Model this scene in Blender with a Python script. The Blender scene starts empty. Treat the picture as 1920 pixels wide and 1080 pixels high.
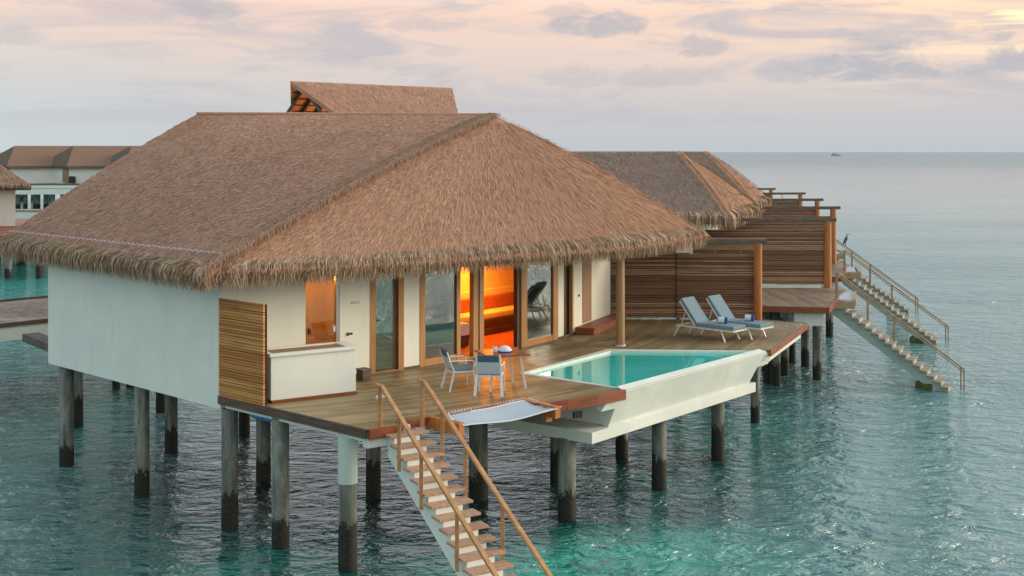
import bpy, bmesh, math, random
import numpy as np
from mathutils import Vector, Matrix
random.seed(7); RNG = np.random.default_rng(11)
R = math.radians
sc = bpy.context.scene
COL = sc.collection

# ------------------------------------------------------------------ camera, sky, sun, exposure
CAMZ, DECK = 7.75, 2.75          # water is z = 0, decks stand 2.75 m above it
FPX = 2200.0
cam = bpy.data.cameras.new('camera'); camo = bpy.data.objects.new('camera', cam); COL.objects.link(camo)
camo.location = (0, 0, CAMZ); camo.rotation_euler = (R(90), 0, 0)
cam.sensor_width = 36; cam.lens = FPX / 1920 * 36; cam.shift_y = -255 / 1920
cam.clip_end = 100000; cam.clip_start = 0.1
sc.camera = camo
sc.view_settings.view_transform = 'Standard'; sc.view_settings.look = 'None'
sc.view_settings.exposure = 0.9; sc.view_settings.gamma = 1; sc.view_settings.use_curve_mapping = False
SUN_EL, SUN_AZ = 15.0, 78.0      # azimuth measured from the view direction (+Y) to the right (+X)

class NT:
    """tiny helper to write node trees"""
    def __init__(s, tree): s.t = tree; s.t.nodes.clear()
    def n(s, typ, **kw):
        nd = s.t.nodes.new(typ)
        for k, v in kw.items(): setattr(nd, k, v)
        return nd
    def l(s, a, b): s.t.links.new(a, b)
    def put(s, sock, v):
        if hasattr(v, 'is_linked'): s.l(v, sock)
        elif v is not None:
            if isinstance(v, (tuple, list)) and len(v) == 3 and sock.type == 'RGBA': v = (*v, 1)
            sock.default_value = v
    def m(s, op, a, b=None, c=None, clamp=False):
        nd = s.n('ShaderNodeMath', operation=op, use_clamp=clamp)
        for i, v in enumerate((a, b, c)):
            if v is not None: s.put(nd.inputs[i], v)
        return nd.outputs[0]
    def v(s, op, a, b=None, sc_=None):
        nd = s.n('ShaderNodeVectorMath', operation=op)
        s.put(nd.inputs[0], a)
        if b is not None: s.put(nd.inputs[1], b)
        if sc_ is not None: s.put(nd.inputs[3], sc_)
        return nd.outputs['Value'] if op in ('LENGTH', 'DOT_PRODUCT', 'DISTANCE') else nd.outputs[0]
    def mix(s, f, a, b, mode='MIX'):
        nd = s.n('ShaderNodeMix', data_type='RGBA', blend_type=mode)
        s.put(nd.inputs[0], f); s.put(nd.inputs[6], a); s.put(nd.inputs[7], b)
        return nd.outputs[2]
    def ramp(s, f, stops):
        nd = s.n('ShaderNodeValToRGB'); cr = nd.color_ramp
        while len(cr.elements) > 1: cr.elements.remove(cr.elements[-1])
        for i, (p, c) in enumerate(stops):
            e = cr.elements[0] if i == 0 else cr.elements.new(p)
            e.position = p; e.color = (*c, 1) if len(c) == 3 else c
        s.put(nd.inputs[0], f); return nd.outputs[0]
    def noise(s, vec, scale, detail=3, rough=.55, dist=0.0):
        nd = s.n('ShaderNodeTexNoise'); s.put(nd.inputs['Vector'], vec)
        nd.inputs['Scale'].default_value = scale; nd.inputs['Detail'].default_value = detail
        nd.inputs['Roughness'].default_value = rough; nd.inputs['Distortion'].default_value = dist
        return nd.outputs[0]
    def sep(s, vec):
        nd = s.n('ShaderNodeSeparateXYZ'); s.put(nd.inputs[0], vec); return nd.outputs
    def comb(s, x, y, z):
        nd = s.n('ShaderNodeCombineXYZ')
        for i, q in enumerate((x, y, z)): s.put(nd.inputs[i], q)
        return nd.outputs[0]
    def mr(s, v, a, b, c=0.0, d=1.0, smooth=True):
        nd = s.n('ShaderNodeMapRange', interpolation_type='SMOOTHSTEP' if smooth else 'LINEAR')
        for i, q in enumerate((v, a, b, c, d)): s.put(nd.inputs[i], q)
        return nd.outputs[0]

def build_world():
    w = bpy.data.worlds.new('World'); sc.world = w; w.use_nodes = True
    t = NT(w.node_tree)
    out = t.n('ShaderNodeOutputWorld'); bg = t.n('ShaderNodeBackground')
    tc = t.n('ShaderNodeTexCoord'); d = tc.outputs['Generated']
    x, y, z = t.sep(d)[:3]
    # slope tan(elevation) in the viewing half and azimuth-ish coordinate
    hyp = t.m('SQRT', t.m('ADD', t.m('MULTIPLY', x, x), t.m('MULTIPLY', y, y)))
    el = t.m('DIVIDE', z, t.m('MAXIMUM', hyp, 1e-3))
    az = t.m('ARCTAN2', x, y)
    # evening gradient: grey blue horizon, pink above, calmer grey overhead
    base = t.ramp(t.mr(el, 0.0, 1.0, smooth=False), [(0.0, (.285, .308, .335)), (.035, (.335, .325, .328)),
              (.075, (.425, .355, .325)), (.12, (.52, .38, .315)), (.2, (.60, .58, .56)), (.45, (.62, .69, .70)), (1.0, (.48, .64, .69))])
    # towards the sun warm, away from it blue
    sunv = (math.sin(R(SUN_AZ)), math.cos(R(SUN_AZ)), 0.0)
    side = t.v('DOT_PRODUCT', d, sunv)
    away = t.mr(side, -.05, -.9)
    base = t.mix(t.m('MULTIPLY', away, .72), base, (.43, .545, .53))
    warm = t.m('MULTIPLY', t.mr(side, .10, .95), t.m('MULTIPLY', t.mr(el, .03, .14), t.mr(el, .55, .2)))
    base = t.mix(t.m('MULTIPLY', warm, .75), base, (.78, .54, .31))
    left = t.m('MULTIPLY', t.mr(az, .05, -.5), t.mr(el, .13, .02))
    base = t.mix(t.m('MULTIPLY', left, .6), base, (.325, .375, .378))
    # streaks of thin cloud
    sv = t.comb(t.m('MULTIPLY', az, 5.5), t.m('MULTIPLY', el, 30.0), .3)
    st = t.noise(sv, 1.0, 7, .62, .8)
    base = t.mix(t.m('MULTIPLY', t.mr(st, .44, .66), t.m('MULTIPLY', t.mr(el, .008, .045), .75)), base, (.285, .28, .305))
    sv2 = t.comb(t.m('MULTIPLY', az, 6.0), t.m('MULTIPLY', el, 90.0), 4.1)
    st2 = t.noise(sv2, 1.0, 4, .55, .4)
    glow = t.m('MULTIPLY', t.mr(az, .22, .42), t.mr(el, .062, .11))
    base = t.mix(t.m('MULTIPLY', t.mr(st2, .5, .68), glow), base, (.85, .64, .36))
    # separate low cumulus, each with its own bearing and height
    nz = t.noise(t.comb(t.m('MULTIPLY', az, 30.0), t.m('MULTIPLY', el, 62.0), 1.7), 1.0, 8, .66, .5)
    nz = t.m('SUBTRACT', nz, .5)
    acc = None
    for (u, v, ru, rv, s_) in [(1125, 52, 105, 27, .9), (1060, 25, 60, 16, .5), (1325, 92, 75, 24, .75), (1650, 130, 150, 30, 1.0), (1625, 86, 66, 24, .9),
                           (1790, 135, 110, 20, .55), (1905, 118, 52, 30, .9), (1240, 150, 120, 22, .5), (1465, 140, 60, 26, .6), (1090, 150, 80, 24, .5),
                           (800, 50, 90, 20, .55), (380, 24, 62, 28, .6), (20, 72, 70, 20, .45), (690, 120, 110, 22, .35), (1245, 2, 70, 14, .6),
                           (830, 100, 40, 12, .3), (1880, 72, 34, 10, .7), (240, 100, 90, 20, .25)]:
        a0 = math.atan((u - 960) / FPX); e0 = (285 - v) / FPX * math.cos(a0)
        dx = t.m('DIVIDE', t.m('SUBTRACT', az, a0), ru / FPX); dy = t.m('DIVIDE', t.m('SUBTRACT', el, e0), rv / FPX)
        # flat base: stretch distances below the middle
        dy = t.m('MULTIPLY', dy, t.mr(dy, -.3, .3, 1.7, .85))
        r2 = t.m('ADD', t.m('MULTIPLY', dx, dx), t.m('MULTIPLY', dy, dy))
        g = t.m('ADD', t.m('SUBTRACT', 1.0, r2), t.m('MULTIPLY', nz, 5.2))
        g = t.m('MULTIPLY', t.mr(g, -.45, 1.1), s_)
        acc = g if acc is None else t.m('MAXIMUM', acc, g)
    base = t.mix(t.m('MULTIPLY', acc, .9), base, t.mix(t.mr(el, .03, .12), (.255, .27, .298), (.27, .265, .288)))
    sky = t.n('ShaderNodeTexSky'); sky.sky_type = 'NISHITA'; sky.sun_disc = False
    sky.sun_elevation = R(SUN_EL); sky.sun_rotation = R(SUN_AZ); sky.dust_density = 3.0
    hi = t.mr(el, .15, .8)
    base = t.mix(t.m('MULTIPLY', hi, .5), base, t.v('SCALE', sky.outputs[0], None, .09))
    # under the horizon: the sea's own tone
    base = t.mix(t.mr(el, -.002, -.02), base, (.16, .25, .265))
    t.l(base, bg.inputs[0]); bg.inputs[1].default_value = 1.0
    t.l(bg.outputs[0], out.inputs[0])
build_world()
sl = bpy.data.lights.new('sun', 'SUN'); sl.energy = 1.35; sl.angle = R(25); sl.color = (1.0, .84, .66)
so = bpy.data.objects.new('sun', sl); COL.objects.link(so)
so.location = (40, 10, 40)
sd = Vector((math.sin(R(SUN_AZ)) * math.cos(R(SUN_EL)), math.cos(R(SUN_AZ)) * math.cos(R(SUN_EL)), math.sin(R(SUN_EL))))
so.rotation_euler = sd.to_track_quat('Z', 'Y').to_euler()

# ------------------------------------------------------------------ helpers
def at(u, v, h=0.0):
    """survey: the point h metres over deck level that the photo shows at pixel (u, v)"""
    Y = FPX * (CAMZ - DECK - h) / (v - 285.0)
    return Vector(((u - 960.0) / FPX * Y, Y, DECK + h))
def atY(u, v, Y): return Vector(((u - 960) / FPX * Y, Y, CAMZ - (v - 285) / FPX * Y))

def wloc(o):
    p = Vector((0, 0, 0))
    while o is not None: p += o.location; o = o.parent
    return p
def tag(o, label=None, cat=None, group=None, kind=None):
    for k, v in (('label', label), ('category', cat), ('group', group), ('kind', kind)):
        if v: o[k] = v
    return o
def thing(name, loc, label, cat, group=None):
    o = bpy.data.objects.new(name, None); COL.objects.link(o); o.location = loc
    o.empty_display_size = .3
    return tag(o, label, cat, group)
def link_mesh(name, verts, faces, mat, parent=None, smooth=False, label=None):
    off = wloc(parent) if parent else Vector((0, 0, 0))
    me = bpy.data.meshes.new(name)
    va = np.asarray(verts, dtype=np.float64).reshape(-1, 3) - np.array(off)
    me.from_pydata(va.tolist(), [], faces); me.update()
    o = bpy.data.objects.new(name, me); COL.objects.link(o)
    for mm in (mat if isinstance(mat, (list, tuple)) else [mat]): me.materials.append(mm)
    if smooth:
        for p in me.polygons: p.use_smooth = True
    if parent: o.parent = parent
    if label: o['label'] = label
    return o
class MB:
    def __init__(s): s.v = []; s.f = []; s.mi = []
    def add(s, vs, fs):
        b = len(s.v); s.v += [tuple(p) for p in vs]; s.f += [tuple(b + i for i in f) for f in fs]
        return s
    def box(s, c, size, rz=0.0, M=None):
        hx, hy, hz = (q / 2 for q in size)
        M = M or Matrix.Rotation(rz, 3, 'Z'); c = Vector(c)
        vs = [c + M @ Vector((a * hx, b * hy, d * hz)) for d in (-1, 1) for a, b in ((-1, -1), (1, -1), (1, 1), (-1, 1))]
        return s.add(vs, [(3, 2, 1, 0), (4, 5, 6, 7), (0, 1, 5, 4), (1, 2, 6, 5), (2, 3, 7, 6), (3, 0, 4, 7)])
    def bar(s, p, q, w, h, up=(0, 0, 1)):
        """rectangular bar from p to q, w across, h along 'up'"""
        p, q = Vector(p), Vector(q); d = (q - p); L = d.length; d.normalize()
        side = d.cross(Vector(up))
        if side.length < 1e-4: side = d.cross(Vector((0, 1, 0)))
        side.normalize(); u2 = side.cross(d)
        M = Matrix((side, d, u2)).transposed()
        return s.box((p + q) / 2, (w, L, h), M=M)
    def cyl(s, p, q, r0, r1=None, n=14, caps=True):
        r1 = r0 if r1 is None else r1
        p, q = Vector(p), Vector(q); d = (q - p).normalized()
        a = d.cross(Vector((0, 0, 1)))
        if a.length < 1e-4: a = Vector((1, 0, 0))
        a.normalize(); b = d.cross(a)
        vs = [];
        for c, r in ((p, r0), (q, r1)):
            for i in range(n):
                t = 2 * math.pi * i / n; vs.append(c + a * (r * math.cos(t)) + b * (r * math.sin(t)))
        fs = [(i, (i + 1) % n, n + (i + 1) % n, n + i) for i in range(n)]
        if caps: fs += [tuple(range(n - 1, -1, -1)), tuple(range(n, 2 * n))]
        return s.add(vs, fs)
    def tube(s, pts, r, n=8):
        for a, b in zip(pts[:-1], pts[1:]): s.cyl(a, b, r, r, n)
        return s
    def prism(s, pts, z0, z1):
        """vertical prism over a plan outline (counter-clockwise or not)"""
        ar = sum(a[0] * b[1] - b[0] * a[1] for a, b in zip(pts, list(pts[1:]) + [pts[0]]))
        if ar < 0: pts = list(pts)[::-1]
        n = len(pts)
        vs = [(p[0], p[1], z0) for p in pts] + [(p[0], p[1], z1) for p in pts]
        return s.add(vs, [tuple(range(n - 1, -1, -1)), tuple(range(n, 2 * n))] + [(i, (i + 1) % n, n + (i + 1) % n, n + i) for i in range(n)])
    def slab(s, pts, nrm):
        """outline pts extruded by vector nrm"""
        n = len(pts); nrm = Vector(nrm)
        vs = [Vector(p) for p in pts] + [Vector(p) + nrm for p in pts]
        return s.add(vs, [tuple(range(n - 1, -1, -1)), tuple(range(n, 2 * n))] + [(i, (i + 1) % n, n + (i + 1) % n, n + i) for i in range(n)])
    def lathe(s, c, prof, n=20):
        c = Vector(c); k = len(prof); vs = []
        for r, z in prof:
            for i in range(n):
                t = 2 * math.pi * i / n; vs.append(c + Vector((r * math.cos(t), r * math.sin(t), z)))
        fs = [(j * n + i, j * n + (i + 1) % n, (j + 1) * n + (i + 1) % n, (j + 1) * n + i) for j in range(k - 1) for i in range(n)]
        fs += [tuple(range(n - 1, -1, -1)), tuple((k - 1) * n + i for i in range(n))]
        return s.add(vs, fs)
    def build(s, name, mat, parent=None, bevel=0.0, smooth=False, label=None):
        o = link_mesh(name, s.v, s.f, mat, parent, smooth, label)
        if bevel:
            bm = bmesh.new(); bm.from_mesh(o.data)
            bmesh.ops.recalc_face_normals(bm, faces=bm.faces)
            es = [e for e in bm.edges if len(e.link_faces) == 2 and e.calc_face_angle(0) > .6]
            bmesh.ops.bevel(bm, geom=es, offset=bevel, segments=2, affect='EDGES', profile=.6, clamp_overlap=True)
            bm.to_mesh(o.data); bm.free()
        else:
            bm = bmesh.new(); bm.from_mesh(o.data); bmesh.ops.recalc_face_normals(bm, faces=bm.faces); bm.to_mesh(o.data); bm.free()
        return o
def copy_tree(o, parent=None):
    c = o.copy(); COL.objects.link(c)
    if parent: c.parent = parent
    for ch in list(o.children): copy_tree(ch, c)
    return c

# ------------------------------------------------------------------ materials
def mat(name, fn):
    m = bpy.data.materials.new(name); m.use_nodes = True
    t = NT(m.node_tree); out = t.n('ShaderNodeOutputMaterial')
    b = t.n('ShaderNodeBsdfPrincipled'); t.l(b.outputs[0], out.inputs[0])
    fn(t, b, out); return m
def pos(t): return t.n('ShaderNodeNewGeometry').outputs['Position']
def bump(t, b, h, strength=.3, dist=.02):
    nd = t.n('ShaderNodeBump'); nd.inputs['Strength'].default_value = strength; nd.inputs['Distance'].default_value = dist
    t.l(h, nd.inputs['Height']); t.l(nd.outputs[0], b.inputs['Normal'])
def paint(c1, c2, rough=.7, streak=True):
    def fn(t, b, out):
        p = pos(t); n = t.noise(p, .9, 5, .6)
        col = t.mix(t.mr(n, .35, .7), c1, c2)
        if streak:   # faint rain streaks and salt stains
            s = t.noise(t.v('MULTIPLY', p, (2.6, 2.6, .5)), 1.0, 7, .72, .3)
            col = t.mix(t.m('MULTIPLY', t.mr(s, .52, .78), .24), col, tuple(q * .62 for q in c1))
            s2 = t.noise(p, 14, 3, .6); col = t.mix(t.m('MULTIPLY', t.mr(s2, .6, .75), .16), col, tuple(q * .6 for q in c2))
        t.put(b.inputs['Base Color'], col); b.inputs['Roughness'].default_value = rough
        bump(t, b, t.noise(p, 40, 4, .6), .12, .01)
    return fn
def plain(c, rough=.5, var=.12, scale=8, metal=0.0):
    def fn(t, b, out):
        n = t.noise(pos(t), scale, 4, .6)
        t.put(b.inputs['Base Color'], t.mix(t.mr(n, .3, .7), tuple(q * (1 - var) for q in c), tuple(min(1, q * (1 + var)) for q in c)))
        b.inputs['Roughness'].default_value = rough; b.inputs['Metallic'].default_value = metal
    return fn
CURVE = Vector((-11.7, 38.5, 0))        # centre of the arc that facade and boards follow
def deck_wood(cols, w=.135, rough=.42):
    def fn(t, b, out):
        p = t.v('SUBTRACT', pos(t), tuple(CURVE)); x, y, z = t.sep(p)[:3]
        r = t.v('LENGTH', t.comb(x, y, 0.0)); a = t.m('MULTIPLY', t.m('ARCTAN2', y, x), 17.0)
        k = t.m('DIVIDE', r, w); i = t.m('FLOOR', k); fr = t.m('SUBTRACT', k, i)
        seg = t.m('FLOOR', t.m('ADD', t.m('DIVIDE', a, 2.4), t.m('MULTIPLY', i, .377)))
        wn = t.n('ShaderNodeTexWhiteNoise', noise_dimensions='2D'); t.l(t.comb(i, seg, 0.0), wn.inputs[0])
        col = t.ramp(wn.outputs[0], [(0, cols[0]), (.5, cols[1]), (1, cols[2])])
        g = t.noise(t.comb(t.m('MULTIPLY', r, 28.0), t.m('MULTIPLY', a, 1.3), i), 1.0, 4, .65)
        col = t.mix(t.m('MULTIPLY', t.mr(g, .4, .75), .45), col, tuple(q * .55 for q in cols[1]))
        st = t.noise(pos(t), .55, 4, .6)       # weathering patches
        col = t.mix(t.m('MULTIPLY', t.mr(st, .42, .66), .5), col, tuple(q * .62 for q in cols[0]))
        gap = t.m('MULTIPLY', t.mr(fr, 0.0, .05), t.mr(fr, 1.0, .95))
        col = t.mix(gap, (.012, .010, .008), col)
        t.put(b.inputs['Base Color'], col)
        t.put(b.inputs['Roughness'], t.mr(st, .3, .7, rough - .12, rough + .16))
        bump(t, b, t.m('ADD', gap, t.m('MULTIPLY', g, .15)), .5, .012)
    return fn
def grain(c1, c2, axis=(1, 1, 14), rough=.45):
    def fn(t, b, out):
        tc = t.n('ShaderNodeTexCoord').outputs['Object']
        n = t.noise(t.v('MULTIPLY', tc, axis), 2.2, 5, .62)
        n2 = t.noise(tc, 1.1, 3, .5)
        col = t.mix(t.mr(n, .3, .7), c1, c2)
        col = t.mix(t.m('MULTIPLY', t.mr(n2, .45, .7), .35), col, tuple(q * .55 for q in c1))
        t.put(b.inputs['Base Color'], col); b.inputs['Roughness'].default_value = rough
        bump(t, b, n, .2, .006)
    return fn
def slat_wood(cols, rough=.6):
    def fn(t, b, out):
        g = t.n('ShaderNodeNewGeometry'); p = g.outputs['Position']
        col = t.ramp(g.outputs['Random Per Island'], [(0, cols[0]), (.55, cols[1]), (1, cols[2])])
        n = t.noise(t.v('MULTIPLY', p, (1.5, 1.5, 26)), 1.0, 4, .6)
        col = t.mix(t.m('MULTIPLY', t.mr(n, .42, .7), .5), col, tuple(q * .5 for q in cols[0]))
        t.put(b.inputs['Base Color'], col); b.inputs['Roughness'].default_value = rough
    return fn
def thatch(cols, base=False):
    def fn(t, b, out):
        g = t.n('ShaderNodeNewGeometry'); p = g.outputs['Position']
        big = t.noise(p, .7, 4, .6); fine = t.noise(p, 9, 5, .7)
        r = t.m('ADD', t.m('MULTIPLY', fine, .8), t.m('MULTIPLY', big, .25)) if base else t.m('ADD', t.m('MULTIPLY', g.outputs['Random Per Island'], .75), t.m('MULTIPLY', big, .3))
        col = t.ramp(r, [(.1, cols[0]), (.45, cols[1]), (.75, cols[2]), (1, cols[3])])
        wth = t.noise(t.v('MULTIPLY', p, (1.0, 1.0, 1.8)), 1.6, 5, .65, .6)
        col = t.mix(t.m('MULTIPLY', t.mr(wth, .50, .72), .42), col, tuple(q * .66 for q in cols[1]))
        col = t.mix(t.m('MULTIPLY', t.mr(wth, .46, .30), .30), col, cols[3])
        col = t.mix(t.m('MULTIPLY', t.mr(big, .5, .72), .3), col, (cols[1][0] * .95, cols[1][1] * .78, cols[1][2] * .8))
        t.put(b.inputs['Base Color'], col); b.inputs['Roughness'].default_value = .85
        b.inputs['Specular IOR Level'].default_value = .2
        if base: bump(t, b, t.noise(p, 16, 5, .7), .9, .05)
    return fn
def concrete_pile(t, b, out):
    p = pos(t); x, y, z = t.sep(p)[:3]
    rnd = t.n('ShaderNodeObjectInfo').outputs['Random']
    n = t.noise(t.v('MULTIPLY', p, (3, 3, .8)), 2.0, 5, .65); f = t.noise(p, 18, 4, .65)
    col = t.mix(t.mr(n, .32, .68), (.10, .115, .095), (.27, .29, .26))
    col = t.mix(t.m('MULTIPLY', t.mr(f, .5, .7), .5), col, (.07, .075, .06))
    col = t.mix(t.m('MULTIPLY', rnd, .45), col, (.085, .095, .07))
    drip = t.noise(t.v('MULTIPLY', p, (9, 9, .4)), 1.0, 3, .6)
    col = t.mix(t.m('MULTIPLY', t.mr(drip, .52, .7), .5), col, (.40, .42, .38))
    wet = t.mr(t.m('ADD', t.m('ADD', z, t.m('MULTIPLY', rnd, -.35)), t.m('MULTIPLY', t.m('SUBTRACT', t.m('ADD', n, t.m('MULTIPLY', f, .6)), .8), .9)), .58, .46)     # tide mark
    col = t.mix(wet, col, t.mix(t.mr(f, .4, .6), (.012, .014, .012), (.03, .032, .022)))
    t.put(b.inputs['Base Color'], col); b.inputs['Roughness'].default_value = .75
    bump(t, b, f, .4, .02)
def sea_water(t, b, out):
    p = pos(t); x, y, z = t.sep(p)[:3]
    dist = t.v('LENGTH', p)
    sand = t.noise(t.v('MULTIPLY', p, (.06, .09, 0)), 1.0, 4, .55, .4)
    coral = t.noise(t.v('MULTIPLY', p, (.30, .42, 0)), 1.0, 6, .68, .8)
    def blob(cx, cy, rx, ry):
        q = t.v('MULTIPLY', t.v('SUBTRACT', p, (cx, cy, 0)), (1 / rx, 1 / ry, 0)); return t.mr(t.v('LENGTH', q), 1.3, .2)
    k = t.m('ADD', t.m('MULTIPLY', sand, .30), t.m('MULTIPLY', coral, .42))
    for (cx, cy, rx, ry, w_) in ((3.4, 22.3, 4.2, 2.4, .26), (-.5, 21.0, 2.5, 1.6, .12), (-5.5, 20.5, 3.5, 1.4, .10), (6.5, 33, 3.5, 3.5, .08), (-3, 27, 7, 5, -.10), (4.4, 25.3, 1.2, .7, -.12)):
        k = t.m('ADD', k, t.m('MULTIPLY', blob(cx, cy, rx, ry), w_))
    col = t.ramp(k, [(.28, (.002, .050, .044)), (.38, (.003, .11, .093)), (.47, (.008, .24, .19)), (.58, (.02, .42, .32)), (.70, (.05, .56, .43))])
    # inner lagoon on the far left is shallow over sand; to the right, sky reflection is painted into the teal
    lag = t.m('MULTIPLY', t.mr(x, -12, -26), t.mr(y, 33, 42))
    col = t.mix(t.m('MULTIPLY', lag, .85), col, (.02, .36, .33))
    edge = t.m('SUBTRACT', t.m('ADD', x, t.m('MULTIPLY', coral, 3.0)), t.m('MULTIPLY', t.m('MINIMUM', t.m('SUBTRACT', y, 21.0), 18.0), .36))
    sky_sheen = t.m('MULTIPLY', t.mr(edge, 1.6, 8.5), t.mr(y, 12, 19))
    col = t.mix(t.m('MULTIPLY', sky_sheen, .9), col, t.mix(t.mr(dist, 40, 400), (.135, .335, .34), (.14, .265, .315)))
    left_sheen = t.m('MULTIPLY', t.mr(t.m('ADD', x, t.m('MULTIPLY', coral, 6.0)), -2.5, -10), t.mr(y, 44, 36))  # left of the villa: pale sky reflection put into the water colour
    col = t.mix(t.m('MULTIPLY', left_sheen, .75), col, (.075, .28, .26))
    t.put(b.inputs['Base Color'], col)
    b.inputs['IOR'].default_value = 1.52
    t.put(b.inputs['Roughness'], t.mr(dist, 20, 900, .05, .14, False))
    b.inputs['Specular IOR Level'].default_value = 1.0
    far = t.m('ADD', t.mr(dist, 30, 200, .75, 0.0), t.mr(dist, 60, 900, .25, .08))
    w1 = t.noise(t.v('MULTIPLY', p, (.35, .55, 0)), 1.0, 3, .5, .7)
    w2 = t.noise(t.v('MULTIPLY', p, (1.1, 2.0, 0)), 1.0, 4, .55, 1.0)
    w3 = t.noise(t.v('MULTIPLY', p, (3.6, 6.0, 0)), 1.0, 3, .55, .6)
    calm = t.mr(t.noise(t.v('MULTIPLY', p, (.03, .07, 0)), 1.0, 3, .6), .35, .65, .6, 1.15)
    h = t.m('ADD', t.m('MULTIPLY', w1, .32), t.m('ADD', t.m('MULTIPLY', w2, .28), t.m('MULTIPLY', w3, .075)))
    h = t.m('MULTIPLY', h, t.m('MULTIPLY', calm, far))
    nd = t.n('ShaderNodeBump'); nd.inputs['Strength'].default_value = 1.0; nd.inputs["Distance"].default_value = 1.7
    t.l(h, nd.inputs['Height']); t.l(nd.outputs[0], b.inputs['Normal'])
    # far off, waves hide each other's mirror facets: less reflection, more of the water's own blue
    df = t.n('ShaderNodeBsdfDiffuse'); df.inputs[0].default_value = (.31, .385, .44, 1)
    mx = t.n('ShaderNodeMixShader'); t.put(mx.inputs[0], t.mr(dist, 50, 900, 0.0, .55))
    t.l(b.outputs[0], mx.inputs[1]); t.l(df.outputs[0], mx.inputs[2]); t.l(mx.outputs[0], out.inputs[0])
def pool_water(t, b, out):
    p = pos(t)
    n = t.noise(p, .5, 3, .5)
    t.put(b.inputs['Base Color'], t.mix(n, (.03, .53, .47), (.05, .64, .57)))
    b.inputs['Roughness'].default_value = .015; b.inputs['IOR'].default_value = 1.4; b.inputs['Specular IOR Level'].default_value = .8
    bump(t, b, t.noise(t.v('MULTIPLY', p, (1, 1.3, 1)), 1.6, 2, .5), .05, .05)
def window_glass(tint, refl=.5):
    def fn(t, b, out):
        g = t.n('ShaderNodeBsdfGlossy'); g.inputs['Roughness'].default_value = .03; g.inputs['Color'].default_value = (.86, .95, .93, 1)
        tr = t.n('ShaderNodeBsdfTransparent'); tr.inputs['Color'].default_value = (*tint, 1)
        lw = t.n('ShaderNodeLayerWeight'); lw.inputs['Blend'].default_value = .35
        mx = t.n('ShaderNodeMixShader')
        t.put(mx.inputs[0], t.mr(lw.outputs['Fresnel'], 0, 1, refl, 1.0, False))
        t.l(tr.outputs[0], mx.inputs[1]); t.l(g.outputs[0], mx.inputs[2]); t.l(mx.outputs[0], out.inputs[0])
    return fn
def glowing(c, s):
    def fn(t, b, out):
        e = t.n('ShaderNodeEmission'); e.inputs[0].default_value = (*c, 1); e.inputs[1].default_value = s
        t.l(e.outputs[0], out.inputs[0])
    return fn
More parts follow.
